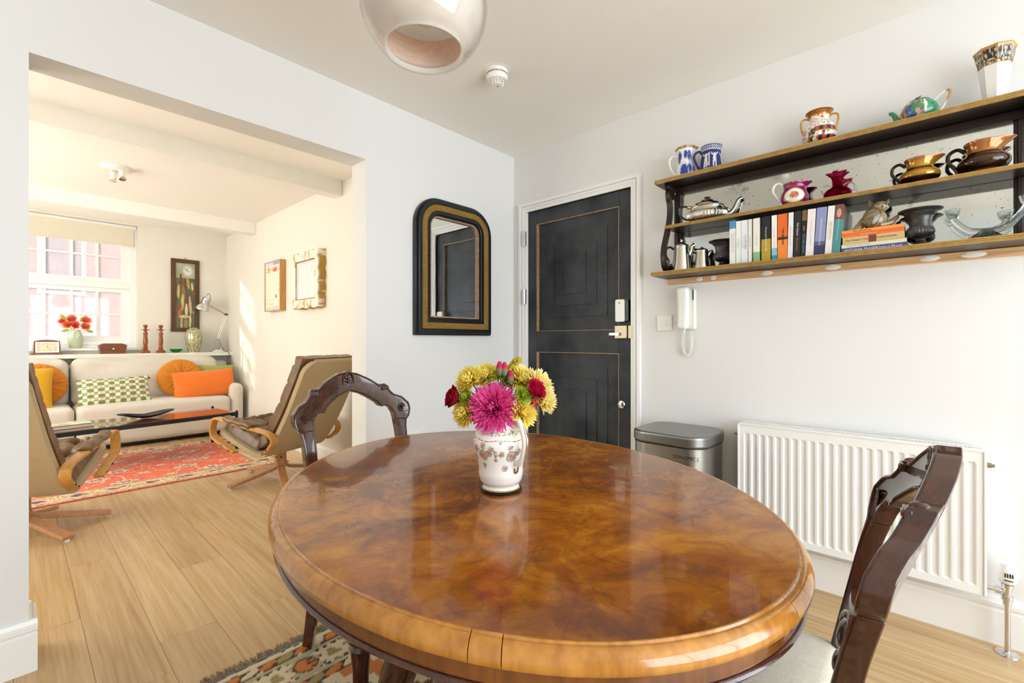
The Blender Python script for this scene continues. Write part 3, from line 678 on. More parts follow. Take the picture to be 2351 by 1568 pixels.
def petalflower(Rr, n, base, tip, w=.2, maxth=1.75, curl=.35, cup=.25, seed=1, minth=.05, jit=.12):
    rnd = random.Random(seed); v, f, c = [], [], []
    for k in range(n):
        th = minth+(maxth-minth)*sqrt((k+.5)/n); ph = k*2.39996+rnd.uniform(-.2, .2)
        L = Rr*(1+rnd.uniform(-jit, jit))*(.72+.28*th/maxth); ww = Rr*w*(.7+.5*th/maxth)
        d = Vector((sin(th)*cos(ph), sin(th)*sin(ph), cos(th))); side = d.cross(Vector((0, 0, 1)))
        side = Vector((-sin(ph), cos(ph), 0)) if side.length < 1e-3 else side.normalized(); up = side.cross(d).normalized()
        if up.z < 0: up = -up
        b = len(v); rows = 5; tw = rnd.uniform(-.3, .3)
        for i in range(rows):
            t = i/(rows-1); p = d*(L*(.12+.88*t))+up*(curl*L*t*t*(1 if th > .5 else .4)*rnd.uniform(.8, 1.1))
            wd = ww*(.34+1.45*t-1.68*t**3)*.66+.0004
            for s in (-1, 0, 1):
                q = p+side*(s*wd)+up*(abs(s)*cup*wd+s*tw*wd*t); v.append(tuple(q))
                c.append(mix(base, tip, min(1, max(0, t*.85+.15*abs(s)+rnd.uniform(-.12, .12)))))
        for i in range(rows-1):
            for s in range(2): a = b+i*3+s; f.append((a, a+1, a+4, a+3))
    return (v, f), c
def flower(name, label, cat, pos, Rr, axis, n, base, tip, group='flowers in the rose-printed jug', root=None, stemc='#6f8f45', **kw):
    F = T(name, label, cat, pos, 0, group)
    (g, cl) = petalflower(Rr, n, hx(base), hx(tip), **kw)
    q = Vector(axis).to_track_quat('Z', 'Y').to_matrix().to_4x4()
    me = bpy.data.meshes.new('petals'); g = tr(g, q); me.from_pydata(g[0], [], g[1]); me.materials.append(MATS['leaf_petal'])
    at = me.color_attributes.new('Col', 'FLOAT_COLOR', 'POINT')
    for i, cc in enumerate(cl): at.data[i].color = (*cc, 1)
    me.polygons.foreach_set('use_smooth', [True]*len(me.polygons)); put('petals', me, F)
    r = Vector(root)-Vector(pos)
    O('stem', tube(spline([Vector(axis).normalized()*(-.004), r*.5+Vector(axis)*(-.012), r], 5), .0016, 6), 'leaf_petal', F, col=lambda x, y, z: hx(stemc))
    O('calyx', ell(tuple(Vector(axis).normalized()*(-.002)), (Rr*.3,)*3, 10, 6), 'leaf_petal', F, col=lambda x, y, z: hx('#5f7d3c'))
    return F
def jp3(zx, zy, toward=0.):   # picture-measured spot around the jug axis
    return Vector((JX, JY, 0))+RT*((zx-592)*.00025)-FW*toward+UP*(JZ+(1385-zy)*.00025)
root = (JX, JY, JZ+.12)
def fax(zx, zy, k=1.): return (RT*((zx-592)*.004)-FW*.9*k+UP*(.4+(620-zy)*.003))
K = '#e01888'
flower('pink_chrysanthemum', 'large magenta chrysanthemum at the front of the bouquet', 'flower', jp3(525, 620, .028), .058, fax(525, 600), 560, '#d80080', '#ff78c6', root=root, w=.095, curl=.3, maxth=1.95, seed=4, cup=.5, jit=.16)
Y1, Y2 = '#fadb2c', '#fff598'
for k, (zx, zy, tw, r, lab) in enumerate([(300, 375, .0, .034, 'yellow chrysanthemum above the left dark red carnation'), (450, 345, -.02, .034, 'yellow chrysanthemum at the back behind the magenta bloom'), (780, 380, -.015, .036, 'yellow chrysanthemum right of the flower buds'), (930, 430, -.01, .04, 'pale yellow chrysanthemum behind the right crimson carnation'), (985, 545, .005, .034, 'pale yellow chrysanthemum at the far right of the bouquet'), (270, 670, .012, .033, 'yellow chrysanthemum low on the left of the bouquet'), (785, 660, .03, .034, 'yellow chrysanthemum below the right green button bloom')]):
    flower('yellow_chrysanthemum', lab, 'flower', jp3(zx, zy, tw), r*1.12, fax(zx, zy), 190, Y1, Y2 if k not in (3, 4) else '#fff9c4', root=root, w=.17, seed=10+k, curl=.25, cup=.4)
for k, (zx, zy, tw, r, lab) in enumerate([(195, 545, .005, .027, 'dark red carnation at the left side of the bouquet'), (872, 470, .03, .026, 'crimson carnation on the right of the bouquet')]):
    flower('carnation', lab, 'flower', jp3(zx, zy, tw), r*1.22, fax(zx, zy), 90, '#7c0420', '#d8104c' if k else '#b00a2c', root=root, w=.5, cup=.5, curl=.4, maxth=1.3, seed=30+k)
for k, (zx, zy, tw, r, lab) in enumerate([(275, 520, .018, .021, 'lime green button bloom left of the magenta chrysanthemum'), (790, 500, .035, .022, 'lime green button bloom right of the magenta chrysanthemum'), (560, 335, -.005, .018, 'lime green button bloom below the closed buds')]):
    flower('button_chrysanthemum', lab, 'flower', jp3(zx, zy, tw), r*1.1, fax(zx, zy), 110, '#9ab822', '#cfe05a', root=root, w=.14, seed=40+k, curl=.3)
flower('alstroemeria', 'peach pink blossom tucked under the right crimson carnation', 'flower', jp3(880, 565, .028), .02, fax(900, 700), 9, '#e05a4a', '#f08a7a', root=root, w=.6, maxth=1.2, seed=50)
BS = T('bud_spray', 'spray of three closed pink-tipped carnation buds', 'flower', tuple(jp3(600, 420, 0)), 0, 'flowers in the rose-printed jug'); b0 = jp3(600, 420, 0)
for zx, zy in ((580, 262), (627, 268), (686, 345)):
    p = jp3(zx, zy, .012)-b0
    O('bud', mv(lathe([(.001, -.016), (.006, -.012), (.0085, -.002), (.0078, .007), (.005, .015), (.003, .0185), (.001, .019)], 14), *p), 'leaf_petal', BS, col=lambda x, y, z, pz=p.z: hx('#d81e5c') if z-pz > .006 else hx('#8a9a6a'))
    O('stem', tube(spline([p-UP*.015, p*.5+Vector((0, 0, -.005)), Vector((0, 0, -.04)), Vector(root)-b0], 5), .0018, 6), 'leaf_petal', BS, col=lambda x, y, z: hx('#6d8440'))
GRd = T('goldenrod', 'feathery yellow goldenrod sprig at the top of the bouquet', 'flower', tuple(jp3(660, 420, -.01)), 0, 'flowers in the rose-printed jug'); b0 = jp3(660, 420, -.01); rnd = random.Random(5)
sp = spline([jp3(640, 420, -.01)-b0, jp3(665, 310, -.01)-b0, jp3(690, 240, -.01)-b0, jp3(762, 172, -.01)-b0], 8); g = []
for i, p in enumerate(sp):
    for k in range(14):
        q = .014*(1-.7*i/len(sp)); g.append(ell(tuple(p+Vector((rnd.uniform(-q, q), rnd.uniform(-q, q), rnd.uniform(-.006, .006)))), (.0024,)*3, 5, 4))
O('blossoms', add(*g), 'leaf_petal', GRd, kind='stuff', col=lambda x, y, z: mix(hx('#b9a414'), hx('#e6cf2c'), .5+.5*sin(x*4000+z*3000)))
O('stem', tube(list(sp)+[] , .0014, 5), 'leaf_petal', GRd, col=lambda x, y, z: hx('#6d8440'))
for k, (zx, zy, ax_) in enumerate([(330, 560, -.6), (700, 420, .4), (840, 700, .7), (640, 400, 0), (480, 420, -.3)]):
    p = jp3(zx, zy, .0 if k else .02); v, f = [], []
    for i in range(7):
        t = i/6; w = .009*sin(pi*min(1, t*.95+.05)); c = p+(RT*ax_+UP*.5-FW*.2).normalized()*(.04*(t-.3))
        for s in (-1, 0, 1): v.append(tuple(c+FW*(.3*w*abs(s))+(UP*ax_-RT*.6).normalized()*(w*s)-Vector(p)))
    for i in range(6):
        for s in range(2): a = i*3+s; f.append((a, a+1, a+4, a+3))
    O('leaf', (v, f), 'leaf_petal', JG if False else None, tuple(p), col=lambda x, y, z: hx('#55752f'), label=['green leaf by the left dark red carnation', 'green leaf right of the magenta chrysanthemum', 'green leaf hanging at the lower right of the bouquet', 'green leaf behind the closed buds', 'green leaf between the back yellow blooms'][k], cat='leaf', group='leaves of the bouquet')
# ------------------------------------------------------------------ arched wall mirror on the opening wall
MR = T('wall_mirror', 'arched mirror in an ebonised frame with carved gold band', 'mirror', (0, YA, 0))
mx0, mx1, mz0, mz1, mr_ = 1.558, 2.163, 1.128, 1.945, .17
def archp(d, n=10):
    r = max(.01, mr_-d); x0, x1, z0, z1 = mx0+d, mx1-d, mz0+d, mz1-d
    p = [(x0, z0), (x1, z0)]
    p += [(x1-r+r*cos(pi/2*i/n), z1-r+r*sin(pi/2*i/n)) for i in range(n+1)]
    p += [(x0+r-r*sin(pi/2*i/n), z1-r+r*cos(pi/2*i/n)) for i in range(n+1)]
    return p
n = N('carved_gilt'); v = n.coord(); f = n.noise(v, 150, 5, .7, 2.); n.l(n.ramp(f, [(.35, '#5a3f16'), (.5, '#b88c3a'), (.7, '#e6c274')]), n.b.inputs['Base Color']); n.set(Metallic=.5, Roughness=.38); n.bump(f, 1., .006)
fr_ = O('mirror_frame', add(frame(archp(0), archp(.02), -.03, 0), frame(archp(.012), archp(.04), -.046, -.01), frame(archp(.074), archp(.1), -.04, -.008)), 'ebony', MR, bv=.004)
O('frame_slope', add(frame(archp(.098), archp(.106), -.03, -.008)), 'ebony', fr_)
O('gold_band', frame(archp(.039), archp(.075), -.043, -.008), 'carved_gilt', MR, smooth=0, label='carved gold band of the mirror frame'); O('gold_slip', frame(archp(.104), archp(.114), -.026, -.006), 'worn_gold', MR)
O('glass', prism(archp(.108), -.012, -.009, 'xz'), 'mirror_glass', MR, smooth=0)
# socket, switch, entry phone
SK = T('wall_socket', 'white double wall socket low on the wall behind the table', 'socket', (1.575, YA, .535))
O('plate', prism(rrect(.146, .086, .006, 3), -.009, 0, 'xz'), 'white_plastic', SK, bv=.002)
for s in (-1, 1): O('rocker', cbox(.014, .006, .024, (s*.028, -.011, .022)), 'white_plastic', SK, bv=.001)
SW = T('light_switch', 'square white light switch beside the door', 'switch', (XB, 1.095, 1.192))
O('plate', prism(rrect(.086, .084, .006, 3), -.009, 0, 'yz'), 'white_plastic', SW, bv=.002); O('rocker', rot(cbox(.006, .017, .03, (-.0105, 0, 0)), R(6), 'Y'), 'white_plastic', SW, bv=.001)
PH = T('entry_phone', 'cream entry phone handset with coiled cord on the wall', 'phone', (XB, .962, 1.262))
O('wall_base', prism(rrect(.064, .215, .012, 4, -.008, 0), -.028, 0, 'yz'), 'cream_plastic', PH, bv=.005)
hs = rbox(.042, .062, .225, .02, 8, (0, 0, 0), (0, 0, 0), fn=lambda o: (o[0]-.01*(o[2]/.11)**2*(1 if o[0] < 0 else .2), o[1]*(1+.1*(o[2]/.11)), o[2]))
O('handset', mv(hs, -.046, .012, .004), 'cream_plastic', PH)
O('finger_slot', box(-.0300, -.0285, -.034, -.029, .045, .1), 'dark_slot', PH, smooth=0)
cp = []
for i in range(420):
    t = i/419; a = t*2*pi*42
    if t < .5: c = Vector((-.02, -.012-.006*sin(pi*t*2), -.11-.125*sin(pi*t)**.8)); 
    ang = pi*t; c = Vector((-.018, .004+.020*cos(ang)*(1+.6*sin(ang)), -.112-.130*sin(ang)**.8)); cp.append(c+Vector((.007*cos(a), .007*sin(a)*(.35+.65*abs(cos(ang))), .007*sin(a)*(1-abs(cos(ang))))))
O('coiled_cord', tube(cp, .0017, 5), 'cord_white', PH)
O('cord_strain_relief', mv(lathe([(.004, -.02), (.005, 0), (.001, .002)], 10), -.03, .014, -.108), 'cream_plastic', PH)
# ------------------------------------------------------------------ bin
BN = T('pedal_bin', 'brushed steel pedal bin standing between door and radiator', 'bin', (2.225, .937, 0))
def dsh(w, d, r, n=8): return rrect(w, d, r, n)
bp = rrect(.335, .355, .085, 8)
O('bin_body', prism(bp, .03, .605), 'brushed_steel', BN, smooth=30); O('bin_foot', prism(rrect(.33, .35, .08, 8), 0, .03), 'black_plastic', BN)
O('rim_seal', prism(rrect(.338, .358, .086, 8), .605, .613), 'black_plastic', BN)
lidg = []
for k, (s, z) in enumerate(((1., .613), (1.012, .618), (1.012, .65), (1., .657), (.96, .661), (.5, .664))): lidg.append([(x*s, y*s, z) for x, y in rrect(.342, .362, .087, 8)])
v, f = [], []; m_ = len(lidg[0])
for r_ in lidg: v += r_
for k in range(len(lidg)-1):
    for i in range(m_): j = (i+1) % m_; f.append((k*m_+i, k*m_+j, k*m_+m_+j, k*m_+m_+i))
f.append(tuple(range(m_))[::-1]); f.append(tuple((len(lidg)-1)*m_+i for i in range(m_)))
O('lid', (v, f), 'steel_dark', BN, smooth=14, label='smoked steel lid')
O('pedal', cbox(.05, .12, .012, (-.19, 0, .025)), 'steel_dark', BN, bv=.003)
M('ink_black', '#16140f', .5)
text('lettering', 'SONGMICS', .021, 'ink_black', BN, (-.1684, -.105, .565), (R(90), 0, R(-90)), .0004, 1.15)
# ------------------------------------------------------------------ radiator
RD = T('radiator', 'white ribbed panel radiator under the wall shelf', 'radiator', (0, 0, 0))
ry0, ry1, rz0, rz1 = -.122, .685, .195, .702
v, f = [], []; ys = [ry0, ry0+.012]; nr = 24; pit = (ry1-ry0-.03)/nr
for k in range(nr):
    a = ry0+.015+k*pit; ys += [a+.003, a+.008, a+.0225, a+.0275]
ys += [ry1-.004, ry1]; zs = [rz0, rz0+.028, rz0+.034, rz1-.044, rz1-.038, rz1]
for i, y in enumerate(ys):
    kk = (i-2) % 4 if 2 <= i < len(ys)-2 else 0
    for j, z in enumerate(zs):
        rib = 2 <= i < len(ys)-2 and kk in (1, 2) and j in (2, 3); v.append((2.324+(.0085 if rib else 0), y, z))
nz_ = len(zs)
for i in range(len(ys)-1):
    for j in range(nz_-1): a = i*nz_+j; f.append((a, a+nz_, a+nz_+1, a+1))
O('front_panel', (v, f), 'white_metal', RD, smooth=0)
O('back_panel', box(2.375, 2.395, ry0, ry1, rz0, rz1-.01), 'white_metal', RD, smooth=0); O('convector', add(*[box(2.34, 2.374, ry0+.01+i*.02, ry0+.012+i*.02, rz0+.02, rz1-.03) for i in range(39)]), 'white_metal', RD, smooth=0)
for a, b in ((ry0-.008, ry0), (ry1, ry1+.008)): O('side_panel', box(2.32, 2.398, a, b, rz0, rz1+.002), 'white_metal', RD, bv=.002)
g = [box(2.32, 2.338, ry0, ry1, rz1, rz1+.008), box(2.375, 2.398, ry0, ry1, rz1, rz1+.008), box(2.338, 2.375, ry0, ry0+.025, rz1, rz1+.007), box(2.338, 2.375, ry1-.025, ry1, rz1, rz1+.007), box(2.355, 2.359, ry0, ry1, rz1, rz1+.007)]
ng = 62
for i in range(ng): y = ry0+.025+(ry1-ry0-.05)*i/ng; g.append(box(2.338, 2.375, y, y+.0055, rz1, rz1+.007))
O('top_grille', add(*g), 'white_metal', RD, smooth=0); O('grille_shadow_sheet', box(2.335, 2.376, ry0+.01, ry1-.01, rz1-.03, rz1-.026), 'dark_slot', RD, smooth=0)  # dark sheet put in for the shade below the grille
for y, s in ((ry0-.009, -1), (ry1+.009, 1)): O('plug', mv(rot(lathe([(.009, 0), (.009, .012), (.006, .013), (.006, .02), (.001, .02)], 12), R(90*-s), 'X'), 2.355, y, rz1-.05), 'nickel', RD)
vx, vy, vz = 2.356, -.182, .218
va = O('valve', add(mv(lathe([(.012, -.045), (.012, -.03), (.016, -.028), (.016, -.012), (.011, -.01), (.011, .012), (.016, .014), (.016, .028), (.001, .028)], 16), vx, vy, vz), mv(rot(lathe([(.008, 0), (.008, .015), (.013, .017), (.013, .03), (.008, .032), (.008, .055)], 14), R(-90), 'X'), vx, vy, vz)), 'chrome', RD)
O('valve_head', mv(lathe([(.016, 0), (.022, .006), (.025, .02), (.025, .052), (.022, .056), (.022, .07), (.001, .072)], 28), vx, vy, vz+.03), 'white_plastic', va, label='white thermostatic valve head')
O('valve_slots', add(*[box(vx-.0262, vx-.0245, vy-.012+i*.006, vy-.009+i*.006, vz+.058, vz+.072) for i in range(4)], box(vx-.0262, vx-.0245, vy-.012, vy+.01, vz+.046, vz+.049)), 'dark_slot', va, smooth=0)
O('pipe', mv(lathe([(.0078, .004), (.0078, .18)], 14), vx, vy, 0), 'chrome', RD); O('pipe_collar', mv(lathe([(.032, 0), (.031, .004), (.012, .009), (.009, .012)], 24), vx, vy, 0), 'chrome', RD)
# ------------------------------------------------------------------ mirror-backed wall shelf
WS = T('wall_shelf', 'dark oak wall shelf with brass edging and mirrored back', 'shelf', (0, 0, 0))
Z0, Z1, Z2 = 1.447, 1.682, 1.925
def brass(par, y0, y1, x, z0, z1):
    h = z1-z0; g = [box(x, x+.006, y0, y1, z0, z1)]+[mv(rot(lathe([(.0026, 0), (.0026, y1-y0)], 8), R(-90), 'X'), x, y0, z0+h*t) for t in (.2, .5, .8)]
    O('brass_edge', add(*g), 'brass_edge', par, label='reeded brass edge strip')
for (z1, th, xf, ya, yb_) in ((Z0, .018, 2.24, -.275, 1.086), (Z1, .014, 2.264, -.252, 1.022), (Z2, .019, 2.266, -.27, 1.078)):
    b = O('shelf_board', box(xf, XB-.003, ya, yb_, z1-th, z1), 'dark_oak', WS, bv=.001); brass(b, ya, yb_, xf-.004, z1-th, z1+.0015)
O('frieze_board', box(2.385, XB-.004, -.23, 1.02, 1.872, Z2-.02), 'dark_oak', WS, bv=.002)
for z0, z1 in ((Z0, Z1-.014), (Z1, 1.872)):
    O('mirror_back', box(2.402, XB-.004, -.2, .998, z0+.001, z1-.001), 'aged_mirror', WS, smooth=0, label='foxed mirror back')
    for ya, yb_ in ((-.23, -.2), (.998, 1.03)): O('back_stile', add(box(2.392, XB-.004, ya, yb_, z0, z1), box(2.385, 2.395, ya+.008, yb_-.008, z0, z1)), 'dark_oak', WS, bv=.002)
sp_ = spl2([(2.352, 1.845), (2.365, 1.857), (2.36, 1.875), (2.34, 1.885), (2.322, 1.872), (2.322, 1.845), (2.340, 1.80), (2.336, 1.735), (2.305, 1.655), (2.272, 1.58), (2.262, 1.525), (2.274, 1.48), (2.305, 1.462), (2.335, 1.462), (2.345, 1.478), (2.335, 1.492)], 6)
for yy in (1.03, -.242):
    up = O('scroll_upright', add(mv(warp(band([(a, b) for a, b in sp_], .022, .024), lambda x, y, z: (y, x, z)), 0, yy, 0)), 'dark_oak', WS, smooth=40)
    O('upright_cap', box(2.30, 2.395, yy-.012, yy+.012, 1.884, 1.906), 'dark_oak', up, bv=.003); O('upright_foot', box(2.30, 2.395, yy-.012, yy+.012, 1.447, 1.454), 'dark_oak', up, bv=.001)
O('gallery_knob', add(ell((2.30, 1.04, Z2+.006), (.006, .02, .008), 10, 6)), 'brass_edge', WS)
BT = T('fixing_batten', 'raw pine batten fixed under the wall shelf', 'batten', (0, 0, 0))
O('batten_board', box(2.40, XB-.001, -.33, 1.072, 1.398, 1.428), 'pine', BT, bv=.002)
M('filler', '#efe9df', .9)
for y, w in ((.90, .035), (.83, .03), (.585, .05), (.33, .06), (.02, .06), (-.1, .07)): O('filler_patch', mv(sc(lathe([(1, 0), (.9, .0012), (.01, .0016)], 16), .012, w/2, 1) and rot(sc(lathe([(1, 0), (.9, .0012), (.01, .0016)], 16), .011, w/2, 1), R(-90), 'Y'), 2.3995, y, 1.413), 'filler', BT)
# ------------------------------------------------------------------ ornaments on the shelf
def item(name, label, cat, y, z, x=2.338, group=None, extra=0.):
    return T(name, label, cat, (x, y, z), atan2(-y, -x)+pi/2+R(extra), group)
def fa(x, y): return (atan2(y, x)+pi/2+pi) % (2*pi)-pi      # angle from the side facing the room
def nz(*p): return noise.noise(Vector(p))
WH = hx('#efe9de'); GOLD = hx('#b98a32')
def handle(par, pts, r, mat='glazed', col=None, seg=8, ry=None): return O('handle', tube(spline([(a, 0, b) for a, b in pts], 5), r, seg, ry=ry), mat, par, col=col)
const = lambda c: (lambda x, y, z: hx(c))
# blue and white jug
t = item('flow_blue_jug', 'white fluted jug with blue flower sprays and gilt rim', 'jug', .946, Z2)
def fb(x, y, z):
    a = fa(x, y)
    if z > .143: return mix(hx('#5a3d14'), hx('#c9a05a'), .5+.5*nz(a*9, z*60, 1))
    for (ca, cz, w, h) in ((-.75, .10, .3, .034), (.0, .112, .25, .022), (.42, .105, .28, .03), (-.15, .035, .5, .034), (.45, .042, .28, .026), (1.1, .03, .3, .03), (2.2, .08, .5, .04), (-2., .08, .5, .04)):
        q = ((a-ca)/w)**2+((z-cz)/h)**2; q += .7*nz(a*9, z*130, 3)+.3*nz(a*22, z*300, 5)
        if q < .75: return mix(hx('#141f7a'), hx('#3d55b0'), max(0, min(1, .4+nz(a*15, z*220, 9))))
        if q < 1.05: return hx('#9fb0dc')
    return WH
O('jug_body', lathe(spl2([(.001, 0), (.05, 0), (.0475, .01), (.044, .06), (.0425, .10), (.043, .13), (.047, .145), (.05, .153), (.048, .153), (.041, .138), (.04, .06), (.001, .05)], 6), 96, fn=lambda a, z: 1-.035*abs(sin(4*a))+(.05*cos(8*a)*max(0, (z-.138)/.015) if z > .138 else 0)+(.16*max(0, cos(a))**6*max(0, (z-.1)/.05))), 'glazed', t, col=fb)
handle(t, [(-.04, .118), (-.062, .122), (-.078, .105), (-.076, .07), (-.06, .035), (-.045, .018)], .0055, col=const('#efe6d6'))
# navy relief jug
t = item('jasper_jug', 'navy blue jug with white relief cherub figures', 'jug', .82, Z2)
def jas(x, y, z):
    a = fa(x, y)
    if z < .012: return hx('#a9abb5')
    if z > .107 and z < .125: return hx('#c8cad2') if sin(a*26+3*sin(z*500)) > .1 else hx('#1c2157')
    if abs(z-.104) < .0015: return hx('#d0d0d6')
    for ca, fl in ((-.52, 1), (.38, -1), (1.35, 1), (2.4, -1), (-1.5, -1)):
        u = (a-ca)*.05*fl; w = z
        if (u/.006)**2+((w-.079)/.007)**2 < 1 or ((u-.001)/.0085)**2+((w-.056)/.017)**2 < 1 or ((u+.004)/.004)**2+((w-.03)/.018)**2 < 1 or ((u-.007)/.0035)**2+((w-.03)/.017)**2 < 1: return hx('#d9d8cf')
        if abs(w-.068-abs(u)*.9) < .004 and abs(u) < .02: return hx('#d9d8cf')
        if abs(u-.018) < .002 and .02 < w < .09 and fl > 0: return hx('#cfcfc8')
    return hx('#20266a')
O('jug_body', lathe(spl2([(.001, 0), (.053, 0), (.0535, .01), (.051, .03), (.046, .07), (.0435, .1), (.044, .12), (.0455, .127), (.043, .127), (.04, .11), (.001, .1)], 6), 110, fn=lambda a, z: 1+.14*max(0, cos(a))**8*max(0, (z-.085)/.04)), VC('jasper', .55), t, col=jas)
handle(t, [(-.042, .098), (-.052, .112), (-.07, .106), (-.078, .085), (-.066, .05), (-.054, .026), (-.05, .008)], .0055, MATS['jasper'], const('#20266a'))
# imari vase
t = item('imari_vase', 'squat white vase with orange and navy print and gold loop handles', 'vase', .369, Z2); t.scale = (.9, .9, .95)
def ima(x, y, z):
    a = fa(x, y); k = nz(a*10, z*150, 2)
    if z > .138: return hx('#7a5a1a') if k > -.1 else hx('#c05a2a')
    if z > .118: return hx('#c8522a') if nz(a*5, z*70, 4) > .12 else (hx('#c9963c') if z > .132 else WH)
    if abs(z-.062) < .012 and a > -.3: return (hx('#17163a') if sin(a*14) > .2 else hx('#b34a22')) if abs(z-.062) < .009 else GOLD
    if abs(z-.018) < .013 and a > -.15: return (hx('#17163a') if sin(a*12+1) > .1 else hx('#c04a1c'))
    if abs(a-.25) < .09 and z < .06: return hx('#b3481c') if (z*120) % 2 < 1 else hx('#1d1b40')
    d = abs(a+.55-(z-.03)*6); 
    if d < .2 and z < .07: return hx('#241a2e') if k > -.05 else GOLD
    if a < -.8 and .03 < z < .075 and k > -.05: return hx('#c65a40')
    if nz(a*7, z*120, 11) > .33: return hx('#6f9a62')
    if nz(a*8, z*130, 17) > .36: return hx('#c2582f')
    return WH
O('vase_body', lathe(spl2([(.001, 0), (.045, 0), (.05, .006), (.066, .03), (.0695, .055), (.062, .085), (.044, .106), (.038, .118), (.04, .13), (.05, .146), (.056, .152), (.053, .153), (.036, .135), (.001, .12)], 6), 110), 'glazed', t, col=ima)
for s in (-1, 1): handle(t, [(s*.037, .128), (s*.055, .136), (s*.071, .13), (s*.074, .105), (s*.068, .076), (s*.064, .066)], .0042, 'gilded_print', const('#c9972f'))
# green teapot
t = item('green_teapot', 'green china teapot with painted figures and white handle', 'teapot', .05, Z2, extra=0); t.scale = (.8, .8, .84)
def gt(x, y, z):
    a = fa(x, y)
    for (ca, cz, w, h, c) in ((-.55, .045, .17, .032, '#2f4fa0'), (-.4, .02, .3, .014, '#27438f'), (-.62, .083, .12, .014, '#d99a78'), (-.7, .074, .13, .013, '#8e2438'), (-.95, .05, .13, .03, '#a5562e'), (-.95, .03, .2, .028, '#d8a98c'), (-1.1, .01, .3, .012, '#7a2430'), (-.05, .065, .16, .022, '#6a6a5c'), (-.05, .045, .1, .034, '#b9a184'), (.35, .055, .09, .032, '#e6d9c8'), (.15, .028, .28, .005, '#c8607e'), (-.1, .022, .14, .016, '#c7a87e'), (.1, .012, .3, .007, '#c99a58'), (-1.25, .05, .1, .045, '#c9b58e')):
        if ((a-ca)/w)**2+((z-cz)/h)**2+.5*nz(a*20, z*250, cz*99) < 1: return mix(hx(c), hx('#f0e4d4'), .35*max(0, nz(a*30, z*400, 3)))
    if abs(abs(a+.05)-.17) < .025 and .06 < z < .1: return hx('#c2a05a')
    return mix(hx('#1f7a52'), hx('#2f9468'), .5+.5*nz(a*4, z*40, 7))
O('pot_body', lathe(spl2([(.001, 0), (.045, 0), (.058, .01), (.069, .035), (.069, .055), (.058, .08), (.042, .093), (.038, .095), (.001, .095)], 6), 110), 'glazed', t, col=gt)
O('lid', add(lathe([(.043, .092), (.04, .097), (.02, .103), (.001, .105)], 28), tube(spline([(-.006, 0, .104), (-.012, 0, .112), (0, 0, .115), (.008, 0, .12)], 4), .003, 6)), M('dull_pewter', '#6b665d', .35, .8), t)
O('spout', tube(spline([(-.055, 0, .02), (-.078, 0, .03), (-.088, 0, .055), (-.1, 0, .072), (-.11, 0, .07)], 5), [.014-.0075*i/20 for i in range(21)], 12), 'glazed', t, col=const('#2b8a60'))
handle(t, [(.052, .082), (.07, .1), (.1, .118), (.108, .1), (.092, .06), (.066, .022)], .0055, col=lambda x, y, z: hx('#b98d5c') if x > .095 else hx('#e9e4d8'))
# octagonal vase
t = item('octagonal_vase', 'tall white octagonal vase with navy and gold scroll border', 'vase', -.150, Z2, extra=8); t.scale = (.76, .76, .94)
def ov(x, y, z):
    a = atan2(y, x)
    if z < .138: return hx('#f1efeb')
    if z > .196 or z < .142: return GOLD
    q = (a/(pi/4)) % 1
    if q < .03 or q > .97: return GOLD
    w = sin(a*16+5*sin(z*140))+sin(z*210+3*sin(a*9)); return hx('#d8c48c') if abs(w) < .3 or nz(a*14, z*180, 2) > .32 else hx('#141238')
v, f = lathe(spl2([(.001, 0), (.026, 0), (.036, .006), (.043, .04), (.05, .09), (.056, .135), (.058, .15), (.066, .185), (.073, .2), (.07, .2), (.055, .15), (.001, .1)], 5), 96, fn=lambda a, z: cos(pi/8)/cos((a % (pi/4))-pi/8))
O('vase_body', (v, f), 'glazed', t, smooth=22, col=ov)
# silver teapot
t = item('silver_teapot', 'oval fluted silver teapot with black handle', 'teapot', .838, Z1)
tp = spl2([(.001, 0), (.045, 0), (.06, .006), (.076, .028), (.08, .045), (.075, .055), (.066, .06), (.062, .075), (.066, .082), (.06, .086), (.05, .088), (.001, .09)], 6)
O('pot_body', lathe(tp, 160, 1.18, .72, fn=lambda a, z: 1+.022*sin(40*a)*(1 if .004 < z < .052 else 0)), 'silver', t)
O('lid', lathe(spl2([(.052, .087), (.045, .098), (.028, .104), (.022, .112), (.008, .116), (.001, .117)], 4), 40, 1.15, .72), 'silver', t); O('finial', lathe([(.004, .115), (.014, .12), (.016, .124), (.006, .128), (.001, .128)], 18), 'ebony', t)
O('spout', tube(spline([(.075, 0, .03), (.105, 0, .035), (.125, 0, .06), (.14, 0, .095), (.158, 0, .105)], 5), [.02-.0125*i/20 for i in range(21)], 12, ry=[.016-.009*i/20 for i in range(21)]), 'silver', t)
handle(t, [(-.072, .075), (-.1, .09), (-.128, .086), (-.128, .055), (-.105, .028), (-.082, .022)], .006, 'ebony', ry=.0045)
for z, x in ((.08, -.085), (.024, -.088)): O('handle_socket', tube([(x+.016, 0, z), (x-.006, 0, z+.004)], .008, 10), 'silver', t)
